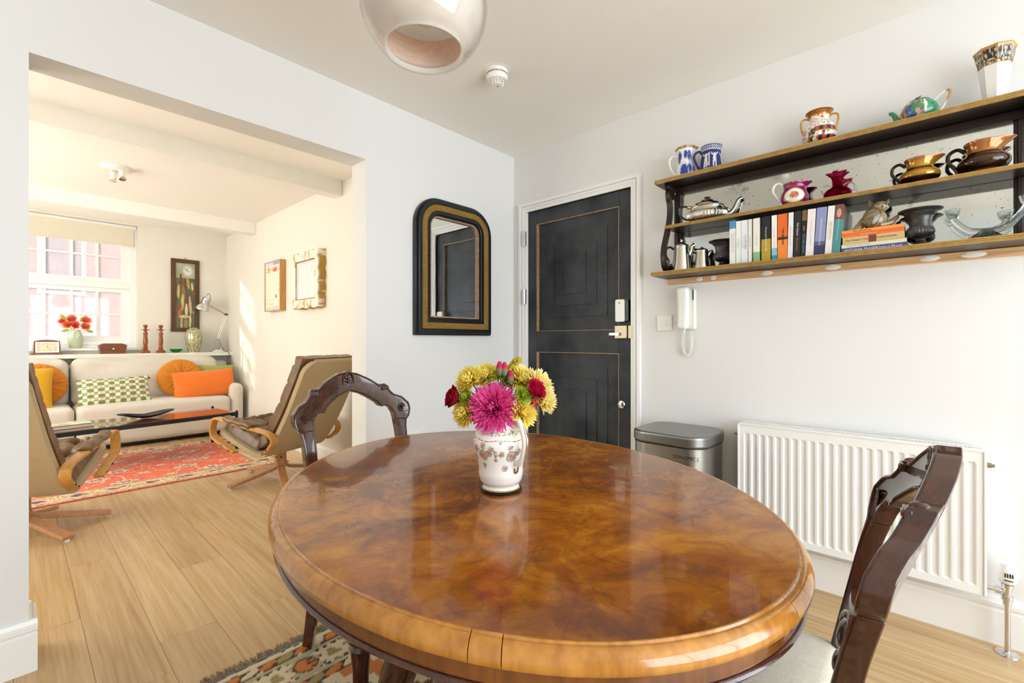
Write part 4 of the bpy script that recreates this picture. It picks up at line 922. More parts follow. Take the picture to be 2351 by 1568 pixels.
# magenta jug
t = item('pink_jug', 'small magenta china jug with painted flower panel and white handle', 'jug', .462, Z1)
def pj(x, y, z):
    a = fa(x, y); e = ((a-.0)/.75)**2+((z-.045)/.03)**2
    if e < 1:
        q = ((a)/.35)**2+((z-.045)/.015)**2+.6*nz(a*14, z*220, 1)
        return (hx('#c2355f') if nz(a*9, z*160, 6) > 0 else hx('#d8863a')) if q < .7 else (hx('#7c9a58') if q < 1 else WH)
    if e < 1.25 or (z > .1 and nz(a*12, z*140, 3) > .15) or abs(z-.013) < .0015: return hx('#c6963e')
    return hx('#8c1552')
O('jug_body', lathe(spl2([(.001, 0), (.036, 0), (.05, .02), (.054, .04), (.049, .062), (.041, .078), (.04, .09), (.045, .103), (.043, .104), (.036, .09), (.001, .08)], 6), 96, fn=lambda a, z: 1+.5*max(0, cos(a))**5*max(0, (z-.07)/.034)), 'glazed', t, col=pj)
handle(t, [(-.04, .09), (-.055, .115), (-.075, .11), (-.082, .085), (-.07, .06), (-.05, .03)], .0055, col=const('#efe9df'))
# cranberry glass vase
t = item('cranberry_vase', 'cranberry glass vase with frilled neck and clear loop handles', 'vase', .305, Z1); t.scale = (.9, .9, .96)
O('vase_body', lathe(spl2([(.001, 0), (.03, 0), (.05, .012), (.054, .028), (.045, .045), (.024, .056), (.02, .065), (.021, .09), (.03, .108), (.038, .116), (.036, .117), (.018, .09), (.018, .065), (.045, .035), (.04, .01), (.001, .006)], 5), 72, fn=lambda a, z: 1+.2*sin(6*a)*max(0, (z-.095)/.02)), 'cranberry', t)
for s in (-1, 1): O('loop_handle', tube(spline([(s*.022, 0, .062), (s*.042, 0, .072), (s*.06, 0, .06), (s*.058, 0, .04), (s*.046, 0, .03)], 5), .0035, 8), 'crystal', t)
# lustre jugs
def lustre(nm, lab, y, k, cols):
    t = item(nm, lab, 'jug', y, Z1); c1, c2 = hx(cols[0]), hx(cols[1])
    def lc(x, yy, z):
        z /= k
        if z < .012: return hx('#b0703a')
        if z < .03: return c2
        if z < .058: return c1
        if z < .07: return c2
        if z < .095: return hx(cols[2])
        return hx('#a8652f')
    O('jug_body', lathe([(r*k, z*k) for r, z in spl2([(.001, 0), (.034, 0), (.038, .006), (.052, .018), (.062, .035), (.06, .05), (.048, .062), (.041, .07), (.041, .085), (.047, .104), (.045, .105), (.036, .08), (.001, .07)], 6)], 80, fn=lambda a, z: 1+.55*max(0, cos(a))**6*max(0, (z/k-.075)/.03)), VC(nm+'_glaze', .14, .35, coat=.5), t, col=lc)
    O('handle', tube(spline([(a*k, 0, b*k) for a, b in [(-.042, .085), (-.06, .1), (-.08, .09), (-.083, .065), (-.07, .045), (-.062, .03), (-.058, .012), (-.066, .002)]], 5), .0058*k, 8), M(nm+'_handle', '#2a1408', .2, .4), t)
lustre('amber_lustre_jug', 'amber yellow lustre jug with brown bands', .048, .97, ('#b5801c', '#2a1306', '#b5801c'))
lustre('copper_lustre_jug', 'large copper and brown lustre jug at the shelf end', -.122, 1.1, ('#3a1c0a', '#2a1407', '#a8661f'))
# silver pots below
t = item('coffee_pot', 'tall tapered silver coffee pot with black scroll handle', 'coffee pot', .962, Z0, 2.325)
O('pot_body', lathe(spl2([(.001, 0), (.05, 0), (.0485, .01), (.042, .07), (.037, .125), (.0365, .13), (.001, .13)], 5), 48), 'silver', t)
O('lid', lathe([(.038, .13), (.036, .136), (.022, .143), (.01, .15), (.005, .155), (.007, .163), (.003, .172), (.001, .178)], 30), 'silver', t)
O('spout', tube(spline([(.034, 0, .085), (.045, 0, .105), (.05, 0, .128), (.064, 0, .136)], 5), [.015-.008*i/15 for i in range(16)], 10), 'silver', t)
handle(t, [(-.038, .118), (-.055, .132), (-.074, .122), (-.076, .09), (-.062, .06), (-.066, .035), (-.05, .03)], .0055, 'ebony')
t = item('hot_water_pot', 'smaller silver pot with short spout next to the coffee pot', 'pot', .868, Z0, 2.352)
O('pot_body', lathe(spl2([(.001, 0), (.036, 0), (.033, .05), (.029, .098), (.03, .102), (.02, .11), (.008, .114), (.001, .115)], 5), 40), 'silver', t)
O('spout', tube(spline([(.024, 0, .07), (.036, 0, .088), (.05, 0, .1)], 5), [.012-.006*i/10 for i in range(11)], 10), 'silver', t)
handle(t, [(-.028, .09), (-.045, .095), (-.052, .07), (-.04, .04), (-.03, .035)], .0045, 'ebony')
def urn(lab, y, k, x=2.338):
    t = item('campana_urn', lab, 'urn', y, Z0, x, 'bronze campana urns')
    up = lambda p: [(r*k, z*k) for r, z in spl2(p, 5)]
    O('foot', lathe(up([(.001, 0), (.036, 0), (.036, .006), (.022, .012), (.013, .025), (.014, .032), (.001, .033)]), 40), 'pewter_dark', t)
    O('bowl', lathe(up([(.001, .031), (.014, .032), (.03, .04), (.036, .052), (.032, .064), (.028, .068), (.001, .068)]), 96, fn=lambda a, z: 1+.05*abs(sin(12*a))), 'pewter_dark', t)
    O('bell', lathe(up([(.028, .066), (.028, .08), (.032, .1), (.042, .115), (.056, .122), (.057, .125), (.05, .124), (.03, .1), (.001, .09)]), 56), 'pewter_dark', t)
urn('bronze campana urn left of the upright books', .77, 1.08, 2.35); urn('larger bronze campana urn right of the stacked books', .046, 1.15, 2.335)
# candelabra
t = item('glass_candelabra', 'pressed glass candelabra with curved arms and cups', 'candle holder', -.128, Z0)
O('base', lathe(spl2([(.001, 0), (.055, 0), (.05, .008), (.025, .03), (.012, .042), (.001, .044)], 5), 72, fn=lambda a, z: 1+.06*sin(18*a)), 'crystal', t)
for (ex, ey, ez) in ((-.085, -.015, .1), (.1, .01, .118), (.05, .06, .085)):
    p = spline([(0, 0, .036), (ex*.5, ey*.5, .045), (ex*.85, ey*.85, ez*.75), (ex, ey, ez)], 6)
    a = O('arm', tube(p, [.012-.003*i/18 for i in range(19)], 8), 'crystal', t)
    O('cup', mv(lathe([(.001, 0), (.012, 0), (.018, .012), (.022, .03), (.019, .03), (.013, .014), (.001, .01)], 24, fn=lambda a_, z: 1+.05*sin(10*a_)), ex, ey, ez-.004), 'crystal', a)
# ------------------------------------------------------------------ books
M('page_paper', '#ded6c4', .85, var=.08, vs=80)
BK = [ # y, thickness, lean, spine bands [(top fraction, colour)], lettering, label
 (.6982, .0262, 0, [(.82, '#ece8e4'), (1, '#4d94b8')], [('ALAIN DE BOTTON', .0095, '#9db6cf', -.004), ('THE ARCHITECTURE OF HAPPINESS', .006, '#dba08c', .006)], 'white paperback with blue picture top, first of the upright row'),
 (.6724, .0205, 0, [(.0, '#eef0ec'), (.55, '#e4ece2'), (1, '#eef0ec')], [('On Ageing', .009, '#8cb08c', 0)], 'pale white-green paperback, second of the upright row'),
 (.647, .0272, 0, [(1, '#e6e6ee')], [('COURTIERS', .0125, '#a0485c', .004), ('LUCY WORSLEY', .008, '#b9bfd8', -.007)], 'white paperback with tall dark red title, third of the upright row'),
 (.6233, .0148, 0, [(1, '#e6e4d8')], [('ROMAN READER', .006, '#9a9a86', 0)], 'thin cream paperback between two wider white ones'),
 (.5967, .0268, 0, [(.24, '#8ab884'), (1, '#ebe6da')], [('The Road to the City', .006, '#b9b0a4', 0)], 'cream paperback with a green foot'),
 (.5579, .0362, 0, [(.5, '#b8982c'), (1, '#1a1b1e')], [('The ice storm of HENRY WEB', .0085, '#e8e6e0', 0)], 'thick black and mustard paperback'),
 (.525, .0206, 0, [(.12, '#1f96aa'), (.28, '#8ac0d8'), (1, '#efece2')], [('NATHANIEL PHILBRICK', .0085, '#e0c8b0', 0)], 'white paperback with turquoise sea foot'),
 (.4937, .0368, .2, [(.44, '#f08a34'), (.5, '#4a2a1e'), (1, '#e36a24')], [('Ideas that Matter', .011, '#3a2a1c', .004), ('A.C. GRAYLING', .009, '#5a3a1c', .0)], 'thick orange paperback with patterned band'),
 (.4646, .0184, 1.2, [(1, '#e9e6e6')], [('A Cabinet of Philosophical Curiosities', .0055, '#d48a80', 0)], 'white paperback right of the thick orange one'),
 (.4403, .0252, 1.9, [(1, '#1d1f22')], [('Neil Gaiman', .011, '#dcdcdc', .002), ('Neverwhere', .011, '#c8502c', .0)], 'black paperback with white and red title'),
 (.4168, .0168, 2., [(.78, '#14191b'), (1, '#7a5a30')], [('MICHAEL FRAYN', .0105, '#4f9aa8', 0), ('Spies', .009, '#c8b850', 0)], 'narrow black paperback with teal lettering'),
 (.3938, .0284, 2.8, [(1, '#ece4e2')], [('IAN McEWAN ATONEMENT', .008, '#d8b8c0', 0)], 'white paperback with faint pink lettering, right of the narrow black one'),
 (.3601, .0350, 3.4, [(.22, '#34385a'), (.3, '#565c86'), (1, '#8a94bc')], [('SEBASTIAN FAULKS Birdsong', .009, '#e4e0d0', 0)], 'thick misty blue paperback with dark hill foot'),
 (.3286, .0232, 3.8, [(1, '#ebe6e0')], [('NEIL GAIMAN', .0115, '#c8a084', .003), ('NORSE MYTHOLOGY', .008, '#dcc8b4', -.003)], 'white paperback with tan capitals beside the teal book'),
 (.3019, .0272, 3.9, [(.7, '#4f8f92'), (1, '#7a4a44')], [('HENRY JAMES The Portrait of a Lady', .0055, '#d6e2de', 0)], 'teal paperback with portrait top, last of the upright row')]
def spine(w, h, d, bands):
    v, f, c = [], [], []; zs = [0]+[b[0]*h for b in bands]
    return zs
for i, (y, th, lean, bands, letters, lab) in enumerate(BK):
    h = .2 if i else .206; d = .128
    t = T('paperback', lab, 'book', (2.27, y, Z0+.0005), 0, 'upright paperbacks on the lower shelf', rot=(R(lean), 0, 0))
    t.location.z += abs(sin(R(lean)))*th/2
    zs = [z*h for z in sorted(set([0, 1]+[b[0] for b in bands]))]; v, f = [], []
    bb = [b for b in bands if b[0] > 0]
    prev = 0
    for (tp_, c_) in bb:
        z0, z1 = prev*h, tp_*h; prev = tp_
        O('spine_cover', add(box(0, .0012, -th/2, th/2, z0, z1), box(.0012, d, th/2-.0008, th/2, z0, z1), box(.0012, d, -th/2, -th/2+.0008, z0, z1)), MATS.get('cover'+c_) or M('cover'+c_, c_, .4), t, smooth=0)
    O('pages', box(.0012, d-.001, -th/2+.0008, th/2-.0008, .001, h-.001), 'page_paper', t, smooth=0)
    k = len(letters); zc = [.5*h] if k == 1 else ([.62*h, .3*h] if letters[0][3]-letters[1][3] < .004 and k == 2 and i in (7, 9, 10) else [.5*h, .5*h])
    if i == 10: zc = [.3*h, .62*h]
    for (s, sz, c_, dy), z in zip(letters, zc):
        mn = 'ink'+c_; MATS.get(mn) or M(mn, c_, .5)
        o = text('title', s, sz, mn, t, (-.0003, -dy if zc[0] == zc[-1] and k == 2 else 0, z), (R(90), R(90), R(-90)), .0002)
        L = o.dimensions.x
        if L > h*.92: o.scale = (h*.9/L*o.scale[0],)*3
O('portrait_head', mv(sc(ell((0, 0, 0), (.0003, .008, .018), 12, 10), 1, 1, 1), -.0003, 0, .166), M('portrait_skin', '#c79a88', .5), t)
SP = [(.020, .183, .2, '#3c4f94', [('ANTONIA FRASER', .013, '#f0f0f0', -.038), ('Oxford Blood', .013, '#e6e6f0', .05)], 'blue paperback at the bottom of the lying stack'),
      (.0145, .183, .2, '#e6dcb8', [('NANCY MITFORD', .0095, '#b8ae94', -.045)], 'cream paperback second from the bottom of the lying stack'),
      (.027, .184, .19, '#cdb078', [('The Weaker Vessel', .0105, '#6a5434', -.045), ('ANTONIA FRASER', .0095, '#5a4830', .035)], 'thick tan paperback in the middle of the lying stack'),
      (.0145, .186, .192, '#e86a34', [('THE GREAT GATSBY', .006, '#f0c8a8', -.01)], 'red-orange paperback second from the top of the lying stack'),
      (.0125, .186, .192, '#eb9446', [('The Last Tycoon', .0085, '#5a3414', -.03)], 'light orange paperback under the owl')]
z = Z0
for k, (th, y, w, c_, letters, lab) in enumerate(SP):
    t = T('lying_paperback', lab, 'book', (2.268+.002*(k % 2), y, z), 0, 'paperbacks lying under the owl')
    O('cover', add(box(0, .0012, -w/2, w/2, 0, th), box(.0012, .125, -w/2, w/2, th-.0008, th), box(.0012, .125, -w/2, w/2, 0, .0008)), MATS.get('cover'+c_) or M('cover'+c_, c_, .4), t, smooth=0)
    O('pages', box(.0012, .124, -w/2+.001, w/2-.001, .0008, th-.0008), 'page_paper', t, smooth=0)
    for s, sz, cc, dx in letters:
        mn = 'ink'+cc; MATS.get(mn) or M(mn, cc, .5); text('title', s, sz, mn, t, (-.0003, -dx, th/2), (R(90), 0, R(-90)), .0002)
    if k == 2: O('spine_band', box(-.0004, .0006, -.012, .012, .0, th), M('cover_maroon', '#7a3a24', .4), t, smooth=0)
    z += th+.0003
# owl
t = item('owl_figurine', 'glazed brown stoneware owl sitting on the lying books', 'figurine', .178, z, 2.325, extra=15)
def owlc(x, y, zz): k = nz(x*160, y*160, zz*160); return mix(hx('#6b5334'), hx('#b8a37c'), max(0, min(1, .5+.9*k)))
O('owl_body', add(ell((0, 0, .04), (.036, .032, .043), 24, 16), ell((.012, -.004, .088), (.028, .026, .024), 20, 14)), 'glazed', t, col=owlc)
for s, xx in ((-1, -.016), (1, .034)): O('ear_tuft', mv(rot(lathe([(.011, 0), (.007, .01), (.001, .02)], 8), R(20*s), 'Y'), xx, -.004, .098), 'glazed', t, col=owlc)
for s in (-1, 1): O('wing', rot(ell((-.012+.012*s, .026*s, .036), (.03, .01, .04), 16, 10), R(25), 'Y', (0, 0, .03)), 'glazed', t, col=lambda x, y, zz: mix(hx('#4a3820'), hx('#7a6440'), .5+.5*sin(zz*900)))
O('tail', rot(mv(sc(lathe([(.01, -.05), (.018, 0), (.01, .03), (.001, .04)], 12), 1, .6, 1), -.038, .0, .03), R(45), 'Y', (-.03, 0, .03)), 'glazed', t, col=owlc)
O('beak', mv(rot(lathe([(.005, 0), (.001, .014)], 8), R(120), 'X'), .014, -.026, .085), 'glazed', t, col=const('#9a6a34'))
O('eye', ell((.004, -.026, .094), (.004, .003, .004), 10, 6), M('green_eye', '#2f7a2c', .2), t); O('eye', ell((.027, -.025, .094), (.004, .003, .004), 10, 6), 'green_eye', t)
O('branch', tube(spline([(.005, -.02, .012), (.035, -.012, .018), (.055, -.008, .03), (.07, -.006, .048)], 4), [.013, .013, .013, .012, .012, .012, .012, .012, .01, .009, .008, .006, .004], 10), 'glazed', t, col=owlc)
# ------------------------------------------------------------------ ceiling things
SM = T('smoke_detector', 'white round smoke detector on the dining room ceiling', 'smoke detector', (1.592, 1.568, H1))
O('base_ring', lathe([(.053, 0), (.053, -.014), (.05, -.015), (.05, -.022), (.053, -.023), (.052, -.032), (.049, -.046), (.038, -.05), (.03, -.051)][::-1], 48), 'white_plastic', SM)
O('vents', add(*[rot(box(.0495, .0515, -.0016, .0016, -.0215, -.0155), 2*pi*i/36, 'Z') for i in range(36)]), 'dark_slot', SM, smooth=0)
O('sensor_cage', add(*[rot(tube([(.034, 0, -.05), (.029, 0, -.064), (.024, 0, -.067)], .0022, 5), 2*pi*i/14, 'Z') for i in range(14)], lathe([(.001, -.068), (.025, -.068), (.026, -.064), (.022, -.064)], 28)), 'white_plastic', SM)
O('sensor_core', lathe([(.001, -.063), (.02, -.063), (.02, -.05)], 20), 'cream_plastic', SM); O('status_light', ell((.004, -.0, -.0685), (.004, .004, .001), 8, 4), 'dark_slot', SM)
PL = T('pendant_lamp', 'white and clear glass globe pendant lamp over the table', 'lamp', (.667, .90, 1.785))
gp = spl2([(.095, 0), (.12, .025), (.142, .065), (.150, .105), (.144, .145), (.118, .185), (.08, .21), (.05, .22)], 7)
O('outer_glass', lathe(gp+[(r-.004, z_) for r, z_ in gp[::-1]], 72, loop=True), 'shade_glass', PL, label='clear outer glass')
gw = [(r*.93, .012+z_*.93) for r, z_ in gp][1:]
n = N('opal'); n.set(Base_Color=hx('#fbf9f5'), Roughness=.2); n.b.inputs['Coat Weight'].default_value = .5
tl = n.n('BsdfTranslucent'); tl.inputs[0].default_value = (.95, .93, .9, 1); ms = n.n('MixShader'); ms.inputs[0].default_value = .55; n.l(n.b.outputs[0], ms.inputs[1]); n.l(tl.outputs[0], ms.inputs[2]); n.l(ms.outputs[0], n.out.inputs['Surface'])
O('opal_shade', lathe([(.094, .004)]+gw+[(r-.004, z_-.001) for r, z_ in gw[::-1]]+[(.090, .006)], 72, loop=True), 'opal', PL, label='white inner shade')
O('veneer_ring', lathe([(.104, .028), (.106, .095), (.104, .095), (.102, .028)], 60, loop=True), 'light_band', PL, label='thin pale wood ring inside the shade')
O('bulb', lathe(spl2([(.001, .07), (.02, .073), (.032, .09), (.034, .108), (.026, .13), (.015, .15), (.014, .19)], 5), 32), 'shade_glass', PL); O('bulb_holder', lathe([(.001, .16), (.02, .16), (.02, .22), (.001, .22)], 24), 'white_plastic', PL)
M('copper_cap', '#e8904a', .3, .2)
O('cap', lathe(spl2([(.125, .178), (.127, .182), (.09, .215), (.05, .235), (.02, .245), (.008, .262), (.001, .263)], 5), 48), 'copper_cap', PL, label='orange top cap')
O('cable', tube([(0, 0, .26), (0, 0, .6)], .003, 8), 'cord_white', PL); O('ceiling_rose', mv(lathe([(.001, -.03), (.02, -.03), (.04, -.02), (.048, 0)], 32), 0, 0, H1-1.785), 'white_plastic', PL)
# ------------------------------------------------------------------ sitting room: ledge, sofa and cushions
S('trim_5', add(box(-1.5, XC, 6.726, YF, .905, .949), box(-1.5, XC, 6.94, YF, 0, .905)), M('sage_paint', '#e9e8dc', .45), 'pale painted ledge running below the window', 'ledge', smooth=0, bv=.003)
SF = T('sofa', 'light beige linen sofa with loose back cushions under the window', 'sofa')
def wob(k, a): return lambda o: (o[0], o[1]+a*noise.noise(Vector((o[0]*k, o[2]*k, 1)))*.6, o[2]+a*noise.noise(Vector((o[0]*k, o[1]*k, 5))))
for x0, x1 in ((.41, 1.737), (-.56, .402)):
    O('seat_cushion', rbox(x1-x0, .70, .40, .055, 10, (0, 0, .02), ((x0+x1)/2, 6.43, .25)), 'sofa_linen', SF)
for x0, x1, sd in ((.40, 1.72, 2), (-.56, .385, 7)):
    def pf(o, sd=sd, w=x1-x0):
        k = noise.noise(Vector((o[0]*5+sd, o[2]*6, sd))); k2 = noise.noise(Vector((o[0]*13+sd, o[2]*9, sd+3)))
        return (o[0], o[1]-(.03*k+.016*k2)-.08*(.25-o[2])*0, o[2]+.014*noise.noise(Vector((o[0]*3.5+sd, 0, sd)))*(1 if o[2] > 0 else 0))
    g = rbox(x1-x0, .24, .49, .08, 22, (0, .03, .03), (0, 0, 0), fn=pf)
    O('back_cushion', mv(rot(g, R(-13), 'X'), (x0+x1)/2, 6.61, .655), 'sofa_linen', SF)
O('back_frame', rbox(2.6, .16, .78, .05, 6, (0, 0, 0), (.58, 6.82, .45)), 'sofa_linen', SF)
for xc in (1.808, -.635): O('arm', rbox(.138, .83, .54, .066, 8, (0, 0, 0), (xc, 6.50, .32)), 'sofa_linen', SF)
O('plinth', box(-.62, 1.80, 6.16, 6.86, .018, .06), 'black_plastic', SF, smooth=0)
for x in (-.6, .42, 1.78): O('foot', cbox(.05, .05, .02, (x, 6.2, .01)), 'black_plastic', SF)
def cushion(name, lab, g, mat, loc, rt_, col=None, tag_=None):
    t = T(name, lab, 'cushion', loc, rot=rt_); O('cushion_cover', g, mat, t, smooth=60, col=col)
    if tag_: O('label_tag', cbox(.03, .003, .02, tag_), 'black_plastic' if name != 'round_cushion' else 'white_plastic', t)
    return t
def roundc(r, th, n=96):
    pr = [(.001, -.25), (.012, -.25), (.05, -.38), (.16, -.5), (.3, -.46), (.38, -.3), (.4, 0), (.38, .3), (.3, .46), (.16, .5), (.05, .38), (.012, .25), (.001, .25)]
    pr = spl2([(a*r/.4, b*th) for a, b in pr], 4)
    v, f = lathe(pr, n, fn=lambda a, z: 1)
    out = []
    for x, y, z in v:
        q = sqrt(x*x+y*y)/r; a = atan2(y, x); k = abs(sin(11*a+1.5*noise.noise(Vector((a*2, 0, 0)))))**.6
        out.append((x*(1+.02*k), y*(1+.02*k), z*(1-.22*(1-k)*(1-abs(q-.5)*.9))))
    return rot((out, f), R(90), 'X')
cushion('round_cushion', 'round pleated ochre velvet cushion behind the yellow cushion', roundc(.21, .13), 'velvet_ochre', (.165, 6.42, .66), (R(-14), 0, R(6)))
cushion('round_cushion', 'round pleated ochre velvet cushion behind the orange cushion', roundc(.215, .13), 'velvet_ochre', (1.305, 6.42, .665), (R(-14), 0, R(-4)), tag_=(.06, -.05, -.18))
cushion('square_cushion', 'mustard yellow felt cushion at the left of the sofa', pillow(.44, .42, .13, 20, .05, .01, 3), 'felt_yellow', (.045, 6.24, .645), (R(-16), R(4), R(8)))
def chk(x, y, z):
    u = (x+.3)/.083; v = (z+.2)/.0625; fu, fv = u-floor(u), v-floor(v)
    G, Wt = hx('#7f8a45'), hx('#ebe4d4')
    if fv < .58: return G if fu < .6 else Wt
    if fu < .6: return hx('#dba08c') if abs(fu-.3) < .03 or abs(fv-.79) < .02 else Wt
    return Wt if abs(fv-.79) < .04 else G
cushion('check_cushion', 'long green and white check cushion in the middle of the sofa', pillow(.585, .285, .12, 74, .05, .008, 5), 'printed_cloth', (.715, 6.27, .577), (R(-22), R(-1.5), R(0)), col=chk, tag_=(.285, 0, .112))
cushion('orange_cushion', 'bright orange rectangular cushion at the right of the sofa', pillow(.62, .325, .13, 24, .04, .008, 6), 'felt_orange', (1.515, 6.26, .597), (R(-20), R(-3), R(0)))
cushion('olive_cushion', 'olive green cushion peeping out behind the orange cushion', pillow(.40, .40, .12, 20, .08, .01, 8), 'olive_cloth', (1.655, 6.44, .62), (R(-16), R(3), R(-6)))
# ------------------------------------------------------------------ sitting room rug
FX0, FX1, FY0, FY1 = -.45, 1.70, 4.31, 5.93
def fr(x, y, z):
    d = min(x-FX0, FX1-x, y-FY0, FY1-y); k = nz(x*22, y*22, 1); k2 = nz(x*45, y*45, 4)
    if d < .018: return hx('#a8402a')
    if d < .05: return hx('#3c2c44') if nz(x*60, y*60, 9) > .25 else (hx('#d86a3a') if (floor(x/.035)+floor(y/.035)) % 2 else hx('#d9b98a'))
    if d < .056: return hx('#5a2a2a')
    if d < .22:
        cx, cy = (x/.21-floor(x/.21)-.5)*.21, ((d-.056)/.164-.5)*.16
        if x-FX0 < .22 or FX1-x < .22: cx = (y/.21-floor(y/.21)-.5)*.21
        q = (cx/.07)**2+(cy/.05)**2+k*.8
        if q < .25: return hx('#2e3158')
        if q < .5: return hx('#cf5a30')
        if q < .85: return hx('#efdcb0')
        if q < 1.05: return hx('#4a4a52')
        if k2 > .3: return hx('#c9602f')
        if k2 < -.36: return hx('#8a8a58')
        return hx('#dcc391')
    if d < .227: return hx('#4a2f3a')
    if d < .25: return hx('#d9a86a') if (floor(x/.025)+floor(y/.025)) % 2 else hx('#c4502a')
    row = floor((y-FY0)/.2); xx = x+.14*(row % 2); cx, cy = (xx/.29-floor(xx/.29)-.5)*.29, ((y-FY0)/.2-row-.5)*.2
    big = (floor(xx/.29)+row) % 2; rr = .07 if big else .034
    a = atan2(cy, cx); q = sqrt(cx*cx*.55+cy*cy*1.6)/(rr*(1+.22*cos(8*a)))+k*.25
    if q < .25: return hx('#d8763a')
    if q < .45: return hx('#3a3a66') if big else hx('#efd9b4')
    if q < .85: return hx('#efd9b4')
    if q < 1.: return hx('#55506a')
    if abs(sin(x*13+2.2*sin(y*9))+.7*sin(y*15)) < .07: return hx('#e8b98a')
    if k2 > .5: return hx('#efc9a0')
    return mix(hx('#e44c14'), hx('#ee6624'), .5+k)
S2 = T('oriental_rug', 'orange oriental rug with cream flowered border in the sitting room', 'rug')
O('pile', gridrug(FX0, FX1, FY0, FY1, 300, 230, lambda x, y: .007), 'rug_wool', S2, smooth=60, col=fr)
# ------------------------------------------------------------------ coffee table, tray, book
oak('rosewood', ('#54251a', '#6e3424', '#7d3f2c', '#5c3a30'), 3, .16, False, 0); MATS['rosewood'].node_tree.nodes['Principled BSDF'].inputs['Coat Weight'].default_value = .7
CT = T('coffee_table', 'long low coffee table with dark glossy top and black frame', 'table', (.755, 5.345, .007), R(7.6))
O('table_top', cbox(1.46, .53, .018, (0, 0, .364)), 'rosewood', CT, bv=.002)
O('frame_rails', add(*[cbox(1.48, .014, .034, (0, s*.272, .352)) for s in (-1, 1)], *[cbox(.014, .53, .034, (s*.736, 0, .352)) for s in (-1, 1)]), 'black_metal', CT, smooth=0)
for sx in (-1, 1):
    for sy in (-1, 1): O('leg', add(cbox(.022, .022, .375, (sx*.738, sy*.272, .1875)), cbox(.016, .016, .012, (sx*.738, sy*.272, .381))), 'black_metal', CT, bv=.001)
def tray():
    v, f = [], []; n, m = 40, 12
    for s in (0, 1):
        for i in range(n+1):
            t = -1+2*i/n; w = .085*(1-abs(t)**2.4)**.6+.004
            for j in range(m+1):
                u = -1+2*j/m; z = .004+.052*abs(t)**1.5+.022*u*u*(1-abs(t)**3); v.append((t*.215, u*w, z+(.009 if s else 0)))
    q = (n+1)*(m+1)
    for i in range(n):
        for j in range(m): a = i*(m+1)+j; f += [(a, a+1, a+m+2, a+m+1), (q+a, q+a+m+1, q+a+m+2, q+a+1)]
    for i in range(n):
        for j in (0, m): a = i*(m+1)+j; f.append((a, a+m+1, q+a+m+1, q+a))
    for i in (0, n):
        for j in range(m): a = i*(m+1)+j; f.append((a, a+1, q+a+1, q+a))
    return v, f
TY = O('leaf_tray', tray(), 'black_glaze', None, (.835, 5.36, .379), (0, 0, R(6)), label='black boat-shaped tray on the coffee table', cat='tray')
BKc = T('hardback_book', 'hardback book with a colourful jacket lying on the coffee table', 'book', (.30, 5.27, .38), R(9))
def jac(x, y, z): k = nz(x*14, y*14, 2); return hx('#e8dfc4') if k < -.05 else (hx('#d9985e') if k < .12 and x < .05 else (hx('#8fb9b8') if k > .2 else hx('#d8cfa8')))
v, f = gridrug(-.14, .14, -.11, .11, 40, 30, lambda x, y: .032, .032)
O('jacket', (v, f), 'printed', BKc, col=jac); O('cover', add(box(-.14, .14, -.11, .11, .029, .0318), box(-.14, .14, -.11, .11, 0, .003), box(-.14, .14, .107, .11, 0, .031)), M('maroon_board', '#6a2f24', .5), BKc, smooth=0)
O('pages', box(-.133, .133, -.104, .107, .003, .029), 'page_paper', BKc, smooth=0)
# ------------------------------------------------------------------ lounge chairs
def pad(path, w, th, nx, ny, rows, cols_, seed):     # buttoned leather pad laid along a side profile
    L = [Vector((0, a, b)) for a, b in path]; d = [0]
    for a, b in zip(L[:-1], L[1:]): d.append(d[-1]+(b-a).length)
    def at(s):
        k = 0
        while k < len(L)-2 and d[k+1] < s: k += 1
        u = (s-d[k])/(d[k+1]-d[k]); p = L[k].lerp(L[k+1], u); t = (L[k+1]-L[k]).normalized(); return p, Vector((0, t.z, -t.y))
    tot = d[-1]; tuft = [((i+.5)/rows*tot, (-.5+(j+.5)/cols_)*w) for i in range(rows) for j in range(cols_)]
    v, f = [], []
    for top in (1, 0):
        for i in range(ny+1):
            s = tot*i/ny; p, nn = at(min(s, tot-1e-6))
            for j in range(nx+1):
                x = -w/2+w*j/nx; e = min(s, tot-s, x+w/2, w/2-x); fall = min(1, max(0, e/.045)); fall = sqrt(1-(1-fall)**2)
                if top:
                    h = th*fall; dm = min((sqrt((s-a)**2+(x-b)**2) for a, b in tuft)); h -= th*.55*exp(-(dm/.022)**2)
                    ca = min(abs((s-a)) for a, b in tuft); cb = min(abs(x-b) for a, b in tuft)
                    h -= th*.16*exp(-(ca/.012)**2)*fall+th*.16*exp(-(cb/.012)**2)*fall; h += .006*noise.noise(Vector((x*22+seed, s*22, seed)))*fall
                else: h = -th*.1*fall
                q = p+nn*h; v.append((x, q.y, q.z))
    n1 = (nx+1)*(ny+1)
    for i in range(ny):
        for j in range(nx):
            a = i*(nx+1)+j; f += [(a, a+1, a+nx+2, a+nx+1), (n1+a, n1+a+nx+1, n1+a+nx+2, n1+a+1)]
    return v, f
shell_p = spl2([(.345, .402), (.315, .389), (.15, .318), (-.02, .258), (-.10, .245), (-.17, .275), (-.26, .385), (-.37, .56), (-.475, .765), (-.55, .922), (-.56, .945)], 16)
arm_p = spl2([(.10, .262), (.20, .30), (.31, .345), (.345, .378), (.35, .43), (.332, .485), (.30, .503), (.23, .497), (-.05, .455), (-.22, .432), (-.285, .405), (-.295, .36), (-.26, .318), (-.19, .275)], 6)
leg_p = spl2([(.022, .29), (.022, .2), (.026, .13), (.05, .092), (.1, .078), (.25, .048), (.385, .022)], 5)
sl = [0]
